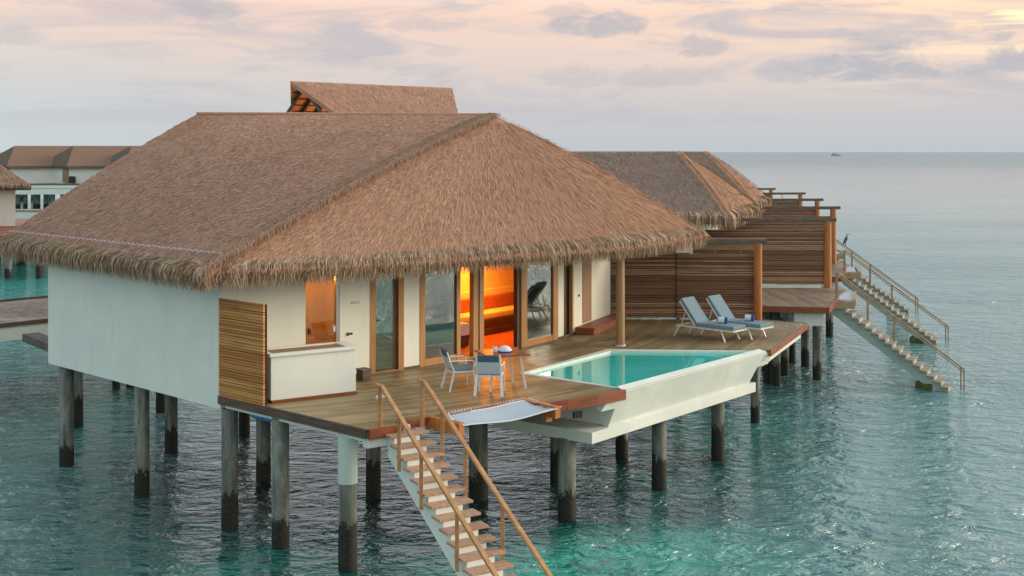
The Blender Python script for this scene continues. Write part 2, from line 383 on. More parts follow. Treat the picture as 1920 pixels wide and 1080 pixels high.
M = {
 'white': mat('white_render', paint((.79, .84, .78), (.86, .89, .83))),
 'cream': mat('cream_render', paint((.80, .81, .70), (.87, .87, .76))),
 'concrete': mat('painted_concrete', paint((.70, .75, .69), (.80, .84, .77))),
 'deck': mat('deck_boards', deck_wood([(.20, .134, .06), (.32, .217, .098), (.43, .305, .145)], rough=.46)),
 'deck_far': mat('deck_boards_pale', deck_wood([(.20, .13, .085), (.27, .185, .125), (.36, .26, .18)], .16, .55)),
 'fascia': mat('oiled_fascia', grain((.20, .052, .018), (.34, .095, .035), (1, 1, 12))),
 'fascia_dark': mat('weathered_fascia', grain((.075, .052, .038), (.15, .10, .07), (1, 1, 12), .7)),
 'rail': mat('oiled_rail', grain((.46, .22, .09), (.62, .34, .15), (3, 3, 3))),
 'tread': mat('weathered_tread', grain((.42, .245, .155), (.58, .38, .26), (3, 9, 3), .6)),
 'post': mat('oiled_post', grain((.40, .13, .03), (.58, .22, .06), (12, 12, .6), .4)),
 'post_round': mat('timber_column', grain((.36, .19, .085), (.47, .27, .13), (10, 10, .5), .5)),
 'frame': mat('door_timber', grain((.40, .19, .06), (.55, .28, .095), (9, 9, .6), .4)),
 'greybeam': mat('grey_beam', grain((.10, .085, .07), (.19, .165, .14), (2, 2, 9), .8)),
 'slat': mat('screen_slats', slat_wood([(.17, .085, .045), (.31, .165, .088), (.50, .31, .18)])),
 'slat_gold': mat('golden_slats', slat_wood([(.42, .16, .035), (.60, .26, .065), (.70, .35, .11)])),
 'dark': mat('dark_backing', plain((.02, .017, .014), .8)),
 'brownpanel': mat('brown_panel', plain((.34, .20, .12), .6, .06)),
 'thatch_base': mat('thatch_mass', thatch([(0.340, 0.198, 0.133), (0.505, 0.294, 0.202), (0.587, 0.352, 0.253), (0.670, 0.434, 0.322)], True)),
 'thatch': mat('thatch_reeds', thatch([(0.412, 0.241, 0.170), (0.561, 0.333, 0.239), (0.639, 0.386, 0.285), (0.731, 0.473, 0.359)])),
 'thatch_front': mat('thatch_reeds_warm', thatch([(0.340, 0.188, 0.120), (0.515, 0.294, 0.189), (0.592, 0.352, 0.235), (0.700, 0.458, 0.322)])),
 'thatch_shaded': mat('thatch_reeds_shaded', thatch([(.21, .15, .12), (.37, .265, .21), (.46, .34, .275), (.57, .45, .37)])),  # shaded copy of the warm reeds, for roof sides turned from the sun
 'fringe': mat('palm_fringe', thatch([(0.113, 0.066, 0.039), (0.371, 0.241, 0.152), (0.597, 0.425, 0.290), (0.865, 0.685, 0.506)])),
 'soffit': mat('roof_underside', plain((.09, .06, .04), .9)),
 'pile': mat('weathered_pile', concrete_pile),
 'pile_paint': mat('painted_pile_head', paint((.50, .62, .58), (.62, .72, .67))),
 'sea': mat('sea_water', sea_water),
 'seabed': mat('seabed_sand', plain((.10, .2, .17), .9, .3, .3)),
 'pool': mat('pool_water', pool_water),
 'pool_tile': mat('pool_tile', plain((.50, .72, .66), .3, .06)),
 'coping': mat('pool_coping', plain((.76, .82, .74), .45, .05)),
 'glass': mat('tinted_glass', window_glass((.64, .80, .70), .20)),
 'glass_brown': mat('bronze_glass', window_glass((.85, .74, .36), .06)),
 'white_metal': mat('white_metal', plain((.78, .80, .80), .35, .03)),
 'steel': mat('grey_metal', plain((.45, .47, .47), .35, .05, 8, .6)),
 'cushion': mat('blue_grey_fabric', plain((.19, .285, .335), .9, .10, 60)),
 'cushion_pale': mat('pale_blue_mesh', plain((.50, .62, .68), .8, .05, 60)),
 'cushion_dark': mat('slate_fabric', plain((.075, .14, .18), .9, .10, 60)),
 'table': mat('red_brown_top', grain((.20, .055, .03), (.30, .095, .05), (4, 12, 4), .35)),
 'linen': mat('white_linen', plain((.78, .76, .84), .9, .04)),
 'navy': mat('navy_towel', plain((.035, .05, .30), .95, .2, 40)),
 'net': mat('net_mesh', plain((.48, .56, .64), .85, .18, 90)),
 'net_hem': mat('net_hem', plain((.78, .78, .84), .8, .06, 30)),
 'blue_pipe': mat('blue_pvc', plain((.02, .25, .60), .4)),
 'black': mat('black_plastic', plain((.015, .015, .017), .5)),
 'room': mat('room_plaster', plain((.70, .56, .40), .8, .04)),
 'room_floor': mat('room_floor_wood', grain((.30, .075, .03), (.42, .12, .05), (2, 9, 2), .4)),
 'wardrobe': mat('dark_wardrobe', grain((.05, .026, .014), (.10, .055, .03), (12, 12, 1), .5)),
 'curtain': mat('sheer_curtain', plain((.64, .78, .70), .9, .05)),
 'lamp': mat('lit_shade', glowing((1.0, .42, .08), 9.0)),
 'moss': mat('mossy_concrete', plain((.10, .12, .035), .9, .4, 6)),
 'steel_rail': mat('weathered_rail', grain((.34, .22, .12), (.48, .34, .20), (3, 3, 3), .6)),
 'far_tread': mat('grey_tan_tread', grain((.28, .21, .15), (.42, .33, .25), (3, 9, 3), .6)),
 'far_spine': mat('sky_tinted_concrete', paint((.36, .46, .43), (.48, .57, .54))),  # white concrete, with bluish shade from the sky put into the colour
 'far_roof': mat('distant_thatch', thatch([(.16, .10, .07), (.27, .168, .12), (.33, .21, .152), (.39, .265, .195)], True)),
 'far_roof_shaded': mat('distant_thatch_shaded', thatch([(.10, .075, .055), (.17, .125, .095), (.21, .16, .12), (.26, .20, .15)], True)),  # same distant thatch, shade of the dim roof side put into the colour
 'heron': mat('heron_feathers', plain((.10, .16, .19), .9, .3, 30)),
 'heron_pale': mat('heron_neck', plain((.40, .44, .45), .9, .2, 30)),
 'beak': mat('heron_beak', plain((.25, .17, .05), .5)),
 'boat_hull': mat('boat_hull', plain((.30, .33, .36), .6)),  # lightened hull colour: distance haze painted in
 'boat_white': mat('boat_white', plain((.5, .52, .54), .5)),
}

# ------------------------------------------------------------------ sea
def sea():
    ys = [-60, 0, 30, 60, 120, 400, 1500, 6000, 60000]; xs = [-60000, -4000, -800, -120, 0, 120, 800, 4000, 60000]
    v = [(x, y, 0) for y in ys for x in xs]; n = len(xs)
    f = [(j * n + i, j * n + i + 1, (j + 1) * n + i + 1, (j + 1) * n + i) for j in range(len(ys) - 1) for i in range(n - 1)]
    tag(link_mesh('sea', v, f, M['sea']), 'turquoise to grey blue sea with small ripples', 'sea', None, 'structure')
    bed = [(-400, -60, -4), (400, -60, -4), (400, 400, -4), (-400, 400, -4)]
    tag(link_mesh('seabed', bed, [(0, 1, 2, 3)], M['seabed']), 'sandy seabed under the sea', 'seabed', None, 'structure')
sea()

# ------------------------------------------------------------------ thatch
def ribbons(name, P, W, m, parent):
    """P (N,K,3) centre lines, W (N,K,3) half-width vectors -> one mesh of narrow leaves"""
    N, K = P.shape[:2]
    V = np.stack([P - W, P + W], 2).reshape(-1, 3) - np.array(wloc(parent))
    base = (np.arange(N) * K * 2)[:, None, None]; k = (np.arange(K - 1) * 2)[None, :, None]
    F = (base + k + np.array([0, 1, 3, 2])[None, None, :]).reshape(-1)
    me = bpy.data.meshes.new(name); nf = len(F) // 4
    me.vertices.add(len(V)); me.vertices.foreach_set('co', V.ravel())
    me.loops.add(len(F)); me.loops.foreach_set('vertex_index', F.astype(np.int32))
    me.polygons.add(nf); me.polygons.foreach_set('loop_start', np.arange(0, nf * 4, 4, dtype=np.int32)); me.polygons.foreach_set('loop_total', np.full(nf, 4, dtype=np.int32))
    me.update(calc_edges=True); me.validate()
    me.materials.append(m)
    o = bpy.data.objects.new(name, me); COL.objects.link(o); o.parent = parent
    return o
def poly_at(pts, s):
    """points along a 3D polyline at fractions s"""
    pts = np.asarray([tuple(p) for p in pts], float); L = np.r_[0, np.cumsum(np.linalg.norm(np.diff(pts, axis=0), axis=1))]
    return np.stack([np.interp(s * L[-1], L, pts[:, i]) for i in range(3)], -1)
class Patch:
    """a roof face ruled between an eave line and a ridge line, slightly bellied"""
    def __init__(s, eave, ridge, belly=.10): s.e, s.r, s.b = eave, ridge, belly
    def __call__(s, a, t):
        E = poly_at(s.e, a); G = poly_at(s.r, a) if len(s.r) > 1 else np.broadcast_to(np.array(tuple(s.r[0])), E.shape)
        p = E + (G - E) * t[..., None]; p[..., 2] += s.b * np.sin(np.pi * t)
        return p
    def surf(s, mb, na=24, nt=10):
        A, T = np.meshgrid(np.linspace(0, 1, na), np.linspace(0, 1, nt)); P = s(A, T)
        vs = P.reshape(-1, 3); fs = [(j * na + i, j * na + i + 1, (j + 1) * na + i + 1, (j + 1) * na + i) for j in range(nt - 1) for i in range(na - 1)]
        mb.add(vs, fs)
    def reeds(s, n, ln, wd, lift=.05, skew=.0, t0=0.0, t1=1.0, tri=False, jit=.22):
        a = RNG.random(n); t = RNG.random(n) * (t1 - t0) + t0
        if tri: t = 1 - np.sqrt(1 - RNG.random(n) * .995)
        p = s(a, t); q = s(a, np.maximum(t - .02, -.02)); sd_ = s(np.minimum(a + .01, 1), t) - s(np.maximum(a - .01, 0), t)
        d = q - p; d /= np.linalg.norm(d, axis=1)[:, None] + 1e-9
        sd_ /= np.linalg.norm(sd_, axis=1)[:, None] + 1e-9
        nr = np.cross(sd_, -d); nr /= np.linalg.norm(nr, axis=1)[:, None] + 1e-9; nr *= np.sign(nr[:, 2:3])
        L = ln * (.6 + .8 * RNG.random(n))[:, None]; j = (RNG.normal(0, jit, n) + skew)[:, None]
        dd = d + sd_ * j; dd /= np.linalg.norm(dd, axis=1)[:, None]
        lf = lift * (.3 + 1.2 * RNG.random(n))[:, None]
        P = np.stack([p + nr * .004, p + dd * L * .5 + nr * lf * .75, p + dd * L + nr * lf * (.5 + .5 * RNG.random((n, 1)))], 1)
        wv = np.cross(dd, nr); wv = wv * .95 + nr * RNG.normal(0, .16, (n, 1)); wv /= np.linalg.norm(wv, axis=1)[:, None]
        w = wd * (.6 + .8 * RNG.random(n))[:, None]
        W = np.stack([wv * w * .8, wv * w, wv * w * .25], 1)
        return P, W
def fringe_geo(eave, up, per_m, drop, wd=.012, out=.10):
    """leaves that roll over the eave line and hang; up = roof patch above that eave"""
    pts = np.asarray([tuple(p) for p in eave]); L = np.linalg.norm(np.diff(pts, axis=0), axis=1).sum(); n = int(L * per_m)
    a = RNG.random(n); z = np.zeros(n)
    e = up(a, z); hi = up(a, z + .06)
    sd_ = up(np.minimum(a + .01, 1), z) - up(np.maximum(a - .01, 0), z); sd_ /= np.linalg.norm(sd_, axis=1)[:, None]
    ind = hi - e; ind[:, 2] = 0; ind -= sd_ * (ind * sd_).sum(1)[:, None]
    o = -ind / (np.linalg.norm(ind, axis=1)[:, None] + 1e-9)
    ins = RNG.random((n, 1)) * .24; sl = (hi - e); sl /= np.linalg.norm(sl, axis=1)[:, None]
    p0 = e + sl * ins + np.array([0, 0, 1.]) * (.03 + .03 * RNG.random((n, 1)))
    dr = (drop * (.45 + .65 * RNG.random(n)))[:, None]; jx = RNG.normal(0, .20, (n, 1)); jo = RNG.random((n, 1))
    lay = o * out
    p1 = e + lay * (.2 + .9 * jo) + sd_ * jx * .06 + np.array([0, 0, 1.]) * (.03 * RNG.random((n, 1)))
    p2 = e + lay * (.4 + 1.2 * jo) + sd_ * jx * dr * .55 - np.array([0, 0, 1.]) * dr * .5
    p3 = e + lay * (.3 + 1.1 * jo) + sd_ * jx * dr * 1.3 - np.array([0, 0, 1.]) * dr
    P = np.stack([p0, p1, p2, p3], 1)
    wv = sd_ + o * RNG.normal(0, .8, (n, 1)); wv /= np.linalg.norm(wv, axis=1)[:, None]
    w = wd * (.6 + .9 * RNG.random(n))[:, None]
    W = np.stack([wv * w * .7, wv * w, wv * w * .9, wv * w * .2], 1)
    return P, W
def hip_geo(p, q, n, ln, wd, shift=0.0, spread=.05):
    """ragged leaves laid over a hip"""
    p, q = np.array(tuple(p)), np.array(tuple(q)); d = (q - p) / np.linalg.norm(q - p)
    sd_ = np.cross(d, [0, 0, 1.]); sd_ /= np.linalg.norm(sd_); nr = np.cross(sd_, d)
    t = RNG.random((n, 1)); b = p + (q - p) * t + nr * (.008 + .03 * RNG.random((n, 1))); b[:, 2] += .135 * np.sin(np.pi * t[:, 0])
    s_ = np.sign(RNG.random((n, 1)) - .5)
    dd = -d * (.75 + .3 * RNG.random((n, 1))) + sd_ * s_ * (.1 + .7 * RNG.random((n, 1))) - nr * .12; dd /= np.linalg.norm(dd, axis=1)[:, None]
    b = b + sd_ * (s_ * .05 + shift + spread * (RNG.random((n, 1)) - .5))
    L = ln * (.5 + .8 * RNG.random((n, 1)))
    P = np.stack([b, b + dd * L * .5 + nr * .03, b + dd * L - nr * .05], 1)
    wv = np.cross(dd, nr); wv /= np.linalg.norm(wv, axis=1)[:, None]; w = wd * (.6 + .8 * RNG.random((n, 1)))
    return P, np.stack([wv * w, wv * w, wv * w * .2], 1)
def corner_fan(E, out, n, drop, wd):
    """leaves fanned round an eave corner"""
    c = np.array(tuple(E)); a = math.atan2(out[1], out[0]) + RNG.uniform(-.95, .95, n)
    o = np.stack([np.cos(a), np.sin(a), 0 * a], 1); s_ = np.stack([-np.sin(a), np.cos(a), 0 * a], 1); z = np.array([0, 0, 1.])
    dr = drop * (.45 + .6 * RNG.random((n, 1))); jx = RNG.normal(0, .2, (n, 1)); k = RNG.random((n, 1))
    p0 = c - o * (.15 + .25 * k) + z * (.05 + .12 * k); p1 = c + o * (.06 + .1 * k) + s_ * jx * .1 + z * .02
    p2 = c + o * (.10 + .12 * k) + s_ * jx * dr * .6 - z * dr * .5; p3 = c + o * (.09 + .12 * k) + s_ * jx * dr * 1.3 - z * dr
    P = np.stack([p0, p1, p2, p3], 1); wv = s_ + o * RNG.normal(0, .6, (n, 1)); wv /= np.linalg.norm(wv, axis=1)[:, None]
    w = wd * (.6 + .9 * RNG.random((n, 1)))
    return P, np.stack([wv * w * .7, wv * w, wv * w * .9, wv * w * .2], 1)
def cat2(lst): return np.concatenate([a for a, b in lst]), np.concatenate([b for a, b in lst])

def drop_strip(eave, drop, inset, patch):
    """solid backing behind the hanging leaves"""
    mb = MB(); a = np.linspace(0, 1, 30); z = np.zeros(30); e = patch(a, z); hi = patch(a, z + .06); ind = hi - e; ind[:, 2] = 0
    ind /= np.linalg.norm(ind, axis=1)[:, None]
    v0 = e + ind * inset * .3; v1 = e + ind * inset; v1 = v1 - np.array([0, 0, drop])
    v2 = v1 + ind * .15; v3 = v0 + ind * .2; v3[:, 2] -= .1
    vs = np.concatenate([v0, v1, v2, v3]); fs = []
    for i in range(29): fs += [(i, i + 1, 31 + i, 30 + i), (30 + i, 31 + i, 61 + i, 60 + i), (60 + i, 61 + i, 91 + i, 90 + i)]
    mb.add(vs, fs); return mb

# ------------------------------------------------------------------ main villa
def facade_v(u):
    T = [(413, 742), (575, 719.5), (640, 710), (690, 702.5), (755, 693.5), (790, 688), (855, 677), (905, 667.5), (985, 650.5), (1045, 636.5), (1075, 627.5), (1110, 614.5), (1143, 601)]
    return float(np.interp(u, [a for a, b in T], [b for a, b in T]))
def F(u, h=0.0): 
    p = at(u, facade_v(u)); return Vector((p.x, p.y, DECK + h))
def Fn(u):
    """outward unit normal of the facade at u"""
    d = F(u + 8) - F(u - 8); return Vector((d.y, -d.x, 0)).normalized()
def wallseg(mb, u0, u1, h0, h1, th=.16, out=0.0, nseg=None):
    k = nseg or max(1, int((u1 - u0) / 25)); us = [u0 + (u1 - u0) * i / k for i in range(k + 1)]
    o = [F(u) + Fn(u) * out for u in us]; i_ = [F(u) + Fn(u) * (out - th) for u in us]
    mb.prism([(p.x, p.y) for p in o] + [(p.x, p.y) for p in i_[::-1]], DECK + h0, DECK + h1)

E1, M1_, M2_, E2 = Vector((-6.07, 23.1, DECK + 2.70)), Vector((-2.42, 25.4, DECK + 2.70)), Vector((2.74, 29.7, DECK + 2.70)), Vector((5.5, 33.8, DECK + 2.70))
E3, E4 = Vector((-3.26, 39.7, DECK + 2.70)), Vector((-13.26, 30.3, DECK + 2.70))
R1, R2 = Vector((-.53, 33.15, DECK + 6.05)), Vector((-8.42, 31.5, DECK + 6.03))
W1 = at(413, 742); W4 = Vector((-11.54, 29.24, DECK))
def arc_eave():
    pts = [E1, M1_, M2_, E2]; out = []
    # Catmull-Rom through the four corners for an even curve
    ext = [E1 - (M1_ - E1), *pts, E2 + (E2 - M2_)]
    for i in range(1, 4):
        p0, p1, p2, p3 = ext[i - 1:i + 3]
        for k in range(8):
            t = k / 8; out.append(.5 * ((2 * p1) + (p2 - p0) * t + (2 * p0 - 5 * p1 + 4 * p2 - p3) * t * t + (3 * p1 - p0 - 3 * p2 + p3) * t ** 3))
    return out + [E2]

def main_villa():
    root = thing('overwater_villa', (W1.x, W1.y, 0), 'large white overwater villa with the big thatched hip roof, open lit doors and pool deck', 'villa')
    # --- roof
    arc = arc_eave()
    A = Patch([E4, E1], [R2, R1], .12); B = Patch(arc, [R1], .14); C_ = Patch([E2, E3], [R1], .05); D_ = Patch([E3, E4], [R1, R2], .05)
    mb = MB(); A.surf(mb, 40, 14); B.surf(mb, 40, 14); C_.surf(mb); D_.surf(mb)
    roof = mb.build('roof', M['thatch_base'], root, smooth=True)
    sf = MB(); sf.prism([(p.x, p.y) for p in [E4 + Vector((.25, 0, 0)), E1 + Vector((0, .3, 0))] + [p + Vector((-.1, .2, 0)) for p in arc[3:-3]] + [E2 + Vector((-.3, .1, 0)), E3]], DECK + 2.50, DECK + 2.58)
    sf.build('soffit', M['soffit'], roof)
    P, W = cat2([A.reeds(60000, .15, .0062, .013, -.2), A.reeds(12000, .10, .008, .022, .3)]); ribbons('reed_layer', P, W, M['thatch'], roof)
    P, W = cat2([B.reeds(62000, .30, .0062, .02, .10, tri=True, jit=.18), B.reeds(5000, .36, .007, .05, .1, tri=True)]); ribbons('reed_layer', P, W, M['thatch_front'], roof)
    P, W = cat2([hip_geo(E1, R1, 6500, .30, .0075), hip_geo(E1, R1, 5000, .26, .008, -.14, .22), hip_geo(E1, R1, 3000, .26, .008, .10, .2), hip_geo(E2, R1, 500, .2, .007)]); P[..., 2] += .03; ribbons('hip_cap', P, W, M['thatch_front'], roof)
    cap = MB(); cap.tube([R2 + Vector((-.05, 0, .0)), R1 + Vector((.05, 0, .0))], .045, 8); cap.build('ridge_cap', M['thatch_base'], roof)
    P, W = cat2([fringe_geo([E4, E1], A, 520, .42, .0072, .14), fringe_geo(arc, B, 520, .42, .0072, .10)])
    q, v = corner_fan(E1, (-.05, -1.0), 420, .44, .0075); P, W = np.concatenate([P, q]), np.concatenate([W, v])
    fr = ribbons('eave_fringe', P, W, M['fringe'], root)
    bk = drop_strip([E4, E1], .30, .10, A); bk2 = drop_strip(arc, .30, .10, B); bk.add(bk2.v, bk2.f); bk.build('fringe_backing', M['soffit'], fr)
    # scalloped cord that ties the fringe on the left eave
    cord = []; n = 46
    for i in range(n * 6 + 1):
        a = i / (n * 6); p = A(np.array([a]), np.array([.045]))[0]; cord.append(Vector(p) + Vector((0, 0, .075 + .035 * abs(math.sin(math.pi * i / 6)))))
    MB().tube(cord, .008, 4).build('eave_cord', M['linen'], fr)
    # --- upper roof with open prow gable behind the ridge
    s = 1.087; z0 = CAMZ
    a0 = Vector((-6.8 * s, 36 * s, z0 + 2.18 * s)); rd = Vector((.775, .632, 0)); pr = Vector((.632, -.775, 0)); a1 = a0 + rd * 6.16 * s
    W_ = 3.6; sl = .72 ; k = .56
    def cor(apex, w, sg): return apex + pr * w + rd * (abs(w) * k * sg) + Vector((0, 0, -abs(w) * sl))
    up = MB(); th = Vector((0, 0, -.14))
    for w in (W_, -W_):
        up.slab([a0, a1, cor(a1, w, -1), cor(a0, w, 1)], th)
    ur = up.build('upper_roof', M['thatch_base'], root)
    pt = Patch([cor(a0, W_, 1), cor(a1, W_, -1)], [a0, a1], 0.0); P, W = pt.reeds(9000, .20, .008, .02); ribbons('reed_layer', P, W, M['thatch'], ur)
    lt = MB()
    for j in range(9):                         # rafters and battens seen through the open gable
        for w in (-1, 1):
            q = a0 + rd * (.5 + j * .55); lt.bar(q + th * 1.6, q + pr * (w * 3.2) + Vector((0, 0, -3.2 * sl)) + th * 1.6, .07, .10)
    for j in range(1, 12):
        for w in (-1, 1):
            ww = w * j * .28; q = a0 + pr * ww + Vector((0, 0, -abs(ww) * sl)) + th * 1.15; lt.bar(q + rd * (abs(ww) * k + .1), q + rd * 5.0, .05, .04)
    q = a0 + rd * 1.9
    for w in (-1, 1): lt.bar(q + Vector((0, 0, -.5)), q + pr * w * 1.5 + Vector((0, 0, -1.85)), .06, .06)
    lt.build('rafter', M['wardrobe'], ur)
    gb = MB(); c = a0 + rd * 3.1
    gb.slab([c + Vector((0, 0, -.2)), c + pr * 3.3 + Vector((0, 0, -3.3 * sl)), c - pr * 3.3 + Vector((0, 0, -3.3 * sl))], rd * .1); gb.build('gable_panel', M['room'], ur)
    tw = MB(); cc = (a0 + a1) / 2; Mr = Matrix((rd, -pr, Vector((0, 0, 1)))).transposed()
    tw.box((cc.x, cc.y, DECK + 2.2), (2.2, 4.6, 4.2), M=Mr); tw.build('upper_wall', M['cream'], root)
    ld = bpy.data.lights.new('gable_lamp', 'POINT'); ld.energy = 70; ld.color = (1, .36, .05); ld.shadow_soft_size = .12
    lo = bpy.data.objects.new('gable_lamp', ld); COL.objects.link(lo); lo.parent = ur; lo.location = (a0 + rd * 2.4 + pr * .5 + Vector((0, 0, -1.75))) - wloc(ur)
    # --- walls
    w = MB(); th_ = Vector((.115, .11, 0)) * 1.4
    w.prism([(W1.x, W1.y), (W4.x, W4.y), (W4.x + .15, W4.y + .15), (W1.x + .15, W1.y + .15)], DECK - .27, DECK + 2.5); w.build('side_wall', M['white'], root)
    w = MB(); 
    wallseg(w, 418, 573, -.02, 2.5); wallseg(w, 637, 694, -.02, 2.5); wallseg(w, 757, 787, -.02, 2.5); wallseg(w, 1046, 1057, -.02, 2.5); wallseg(w, 1075, 1143, -.02, 2.5)
    fe = F(1143); w.prism([(fe.x, fe.y), (fe.x - 6.3, fe.y + 3.6), (fe.x - 6.2, fe.y + 3.8), (fe.x + .0, fe.y + .18)], DECK - .02, DECK + 2.5)
    w.prism([(W4.x, W4.y), (fe.x - 6.3, fe.y + 3.6), (fe.x - 6.4, fe.y + 3.8), (W4.x - .1, W4.y + .2)], DECK - .27, DECK + 2.5)
    w.build('facade_wall', M['cream'], root)
    for a, b in ((640, 693), (757, 787), (1046, 1143)): sk = MB(); wallseg(sk, a, b, -.01, .055, .03, .02); sk.build('skirting', M['fascia_dark'], root)
    # floor slab under the house
    fl = MB(); us = [413 + (1143 - 413) * i / 24 for i in range(25)]
    ring = [(F(u) - Fn(u) * .10) for u in us]
    fl.prism([(p.x, p.y) for p in ring] + [(fe.x - 6.3, fe.y + 3.6), (W4.x + .1, W4.y + .1)], DECK - .26, DECK - .01); fl.build('floor_slab', M['room_floor'], root)
    # --- frosted service door
    d = MB(); wallseg(d, 575, 631, 0.0, 2.5, .03, -.05); dr = d.build('door', M['glass_brown'], root, label='frosted glass door glowing orange')
    f_ = MB(); wallseg(f_, 631, 637, 0, 2.5, .10, -.01); f_.build('door_frame', M['steel'], dr)
    for u in (580, 626): 
        p = F(u, 1.12) + Fn(u) * .0; h = MB(); h.box(p, (.05, .05, .12), math.atan2(Fn(u).y, Fn(u).x)); h.build('handle', M['black'] if u < 600 else M['linen'], dr)
    # --- glazed doors and windows
    def leaf(u0, u1, fw0, fw1, rail=.10, dark=0):
        fr = MB(); wallseg(fr, u0, u0 + fw0, 0, 2.5, .11, .015); wallseg(fr, u1 - fw1, u1, 0, 2.5, .11, .015)
        wallseg(fr, u0 + fw0, u1 - fw1, 0, rail, .09, .005); o = fr.build('window', M['frame'], root, .004)
        g = MB(); wallseg(g, u0 + fw0, u1 - fw1 - dark, rail, 2.5, .015, -.03, nseg=1); g.build('pane', M['glass'], o)
        if dark:
            dd = MB(); wallseg(dd, u1 - fw1 - dark, u1 - fw1, rail, 2.5, .05, -.03); dd.build('sash', M['wardrobe'], o)
        return o
    leaf(694, 757, 10, 10, .03, 9); leaf(787, 863, 10, 7, .16, 3); leaf(977, 1046, 11, 9, .16, 3)
    st = MB(); wallseg(st, 888, 898, 0, 2.5, .14, .0); wallseg(st, 898.2, 906, 0, 2.5, .09, .03); st.build('door_stile', M['frame'], root, .004)
    st = MB(); wallseg(st, 971, 976.5, 0, 2.5, .12, -.02); st.build('door_jamb', M['wardrobe'], root)
    sill = MB(); wallseg(sill, 863.2, 887.8, -.005, .03, .12, .01); wallseg(sill, 906.2, 970.8, -.005, .03, .12, .01); sill.build('door_track', M['frame'], root)
    sl_ = MB(); wallseg(sl_, 1057, 1075, 0, 2.5, .04, -.12); so_ = sl_.build('slot_window', M['wardrobe'], root)
    sl_ = MB(); wallseg(sl_, 1072.6, 1075.2, 0, 2.5, .10, .006); sl_.build('window_frame', M['frame'], so_)
    bp = MB(); wallseg(bp, 1092, 1108, .22, 2.5, .03, .02); bp.build('wall_panel', M['brownpanel'], root)
    sg = MB(); wallseg(sg, 659, 674, 1.62, 1.68, .02, .015); sg.build('house_plate', M['steel'], root)
    
    for (a, b, c, d, e) in ((650, 653, .93, 1.0, .022), (655, 660, .95, .99, .03), (1084, 1086, 1.0, 1.06, .02)): sg = MB(); wallseg(sg, a, b, c, d, .03, e); sg.build('wall_switch', M['black'], root)
    # --- lit bedroom seen through the open doors
    rm = MB()
    n0 = Fn(920); t0 = Vector((-n0.y, n0.x, 0)); 
    def L(a, b, z): p = F(920) + t0 * a - n0 * b; return Vector((p.x, p.y, DECK + z))
    def ibox(mb, a0_, a1_, b0, b1, z0_, z1_): mb.prism([tuple(L(a0_, b0, 0))[:2], tuple(L(a1_, b0, 0))[:2], tuple(L(a1_, b1, 0))[:2], tuple(L(a0_, b1, 0))[:2]], DECK + z0_, DECK + z1_)
    ibox(rm, -1.6, 5.3, 2.9, 3.0, .0, 2.49); ibox(rm, -1.70, -1.6, .25, 3.0, .0, 2.49); ibox(rm, 5.3, 5.4, 1.6, 3.0, .0, 2.49)
    rm.build('room_wall', M['room'], root)
    wd = MB(); ibox(wd, 2.30, 3.6, .8, .95, .0, 2.45); wd.build('partition', M['wardrobe'], root)
    wd = MB(); ibox(wd, 1.45, 1.75, 2.7, 2.88, .6, 2.45); wd.build('red_panel', M['fascia'], root)
    # curtains hang behind the fixed glass
    for (u0, u1) in ((700, 752), (792, 858), (985, 1042)):
        cb = MB(); n = 60; vs = []
        for i in range(n + 1):
            u = u0 + (u1 - u0) * i / n; p = F(u) - Fn(u) * (.30 + .04 * math.sin(i * 1.25)); vs += [(p.x, p.y, DECK + .03), (p.x, p.y, DECK + 2.48)]
        cb.add(vs, [(2 * i, 2 * i + 2, 2 * i + 3, 2 * i + 1) for i in range(n)]); cb.build('curtain', M['curtain'], root, smooth=True)
    def lamp(name, p, e, r=.15, c=(1, .33, .05)):
        ld = bpy.data.lights.new(name, 'POINT'); ld.energy = e; ld.color = c; ld.shadow_soft_size = r
        lo = bpy.data.objects.new(name, ld); COL.objects.link(lo); lo.parent = root; lo.location = Vector(p) - wloc(root); return lo
    lo = lamp('ceiling_lamp', L(2.2, 1.9, 2.42), 105, .2, (1, .33, .025)); lo.data.type = 'AREA'; lo.data.shape = 'DISK'; lo.data.size = .9; lo.data.color = (1, .27, .02); 
    pd = F(603) - Fn(603) * .7; lamp('bathroom_lamp', (pd.x, pd.y, DECK + 2.25), 26, .15, (1, .42, .07))
    bw = MB(); c0, c1 = F(500) - Fn(500) * 1.6, F(680) - Fn(680) * 1.6; e0, e1 = F(500) - Fn(500) * .2, F(680) - Fn(680) * .2
    for a, b in ((c0, c1), (e0, c0), (e1, c1)): bw.bar((a.x, a.y, DECK + 1.25), (b.x, b.y, DECK + 1.25), .06, 2.48)
    bw.build('bathroom_wall', M['room'], root)
    # --- furniture inside
    bed = thing('bed', L(-.2, 1.9, 0), 'low bed with white mattress just inside the open sliding doors', 'bed')
    b = MB(); ibox(b, -1.4, .72, 1.32, 2.6, .0, .26); b.build('bed_base', M['wardrobe'], bed)
    b = MB(); ibox(b, -1.38, .74, 1.3, 2.6, .26, .58); b.build('mattress', M['linen'], bed, .05)
    sofa = thing('bench', L(3.0, 2.4, 0), 'long dark bench with orange back cushions along the rear bedroom wall', 'bench')
    b = MB(); ibox(b, .95, 5.0, 2.0, 2.8, .0, .17); b.build('bench_base', M['wardrobe'], sofa)
    b = MB(); ibox(b, .95, 5.0, 2.05, 2.8, .24, .40); b.build('bench_frame', M['wardrobe'], sofa)
    b = MB(); ibox(b, 1.0, 4.95, 2.1, 2.8, .17, .24); b.build('bench_rail', M['fascia'], sofa)
    b = MB(); ibox(b, 1.0, 4.95, 2.1, 2.8, .405, .58); b.build('seat_cushion', M['room'], sofa, .04)
    b = MB(); ibox(b, 1.0, 4.95, 2.6, 2.85, .59, .94); b.build('back_cushion', M['room_floor'], sofa, .04)
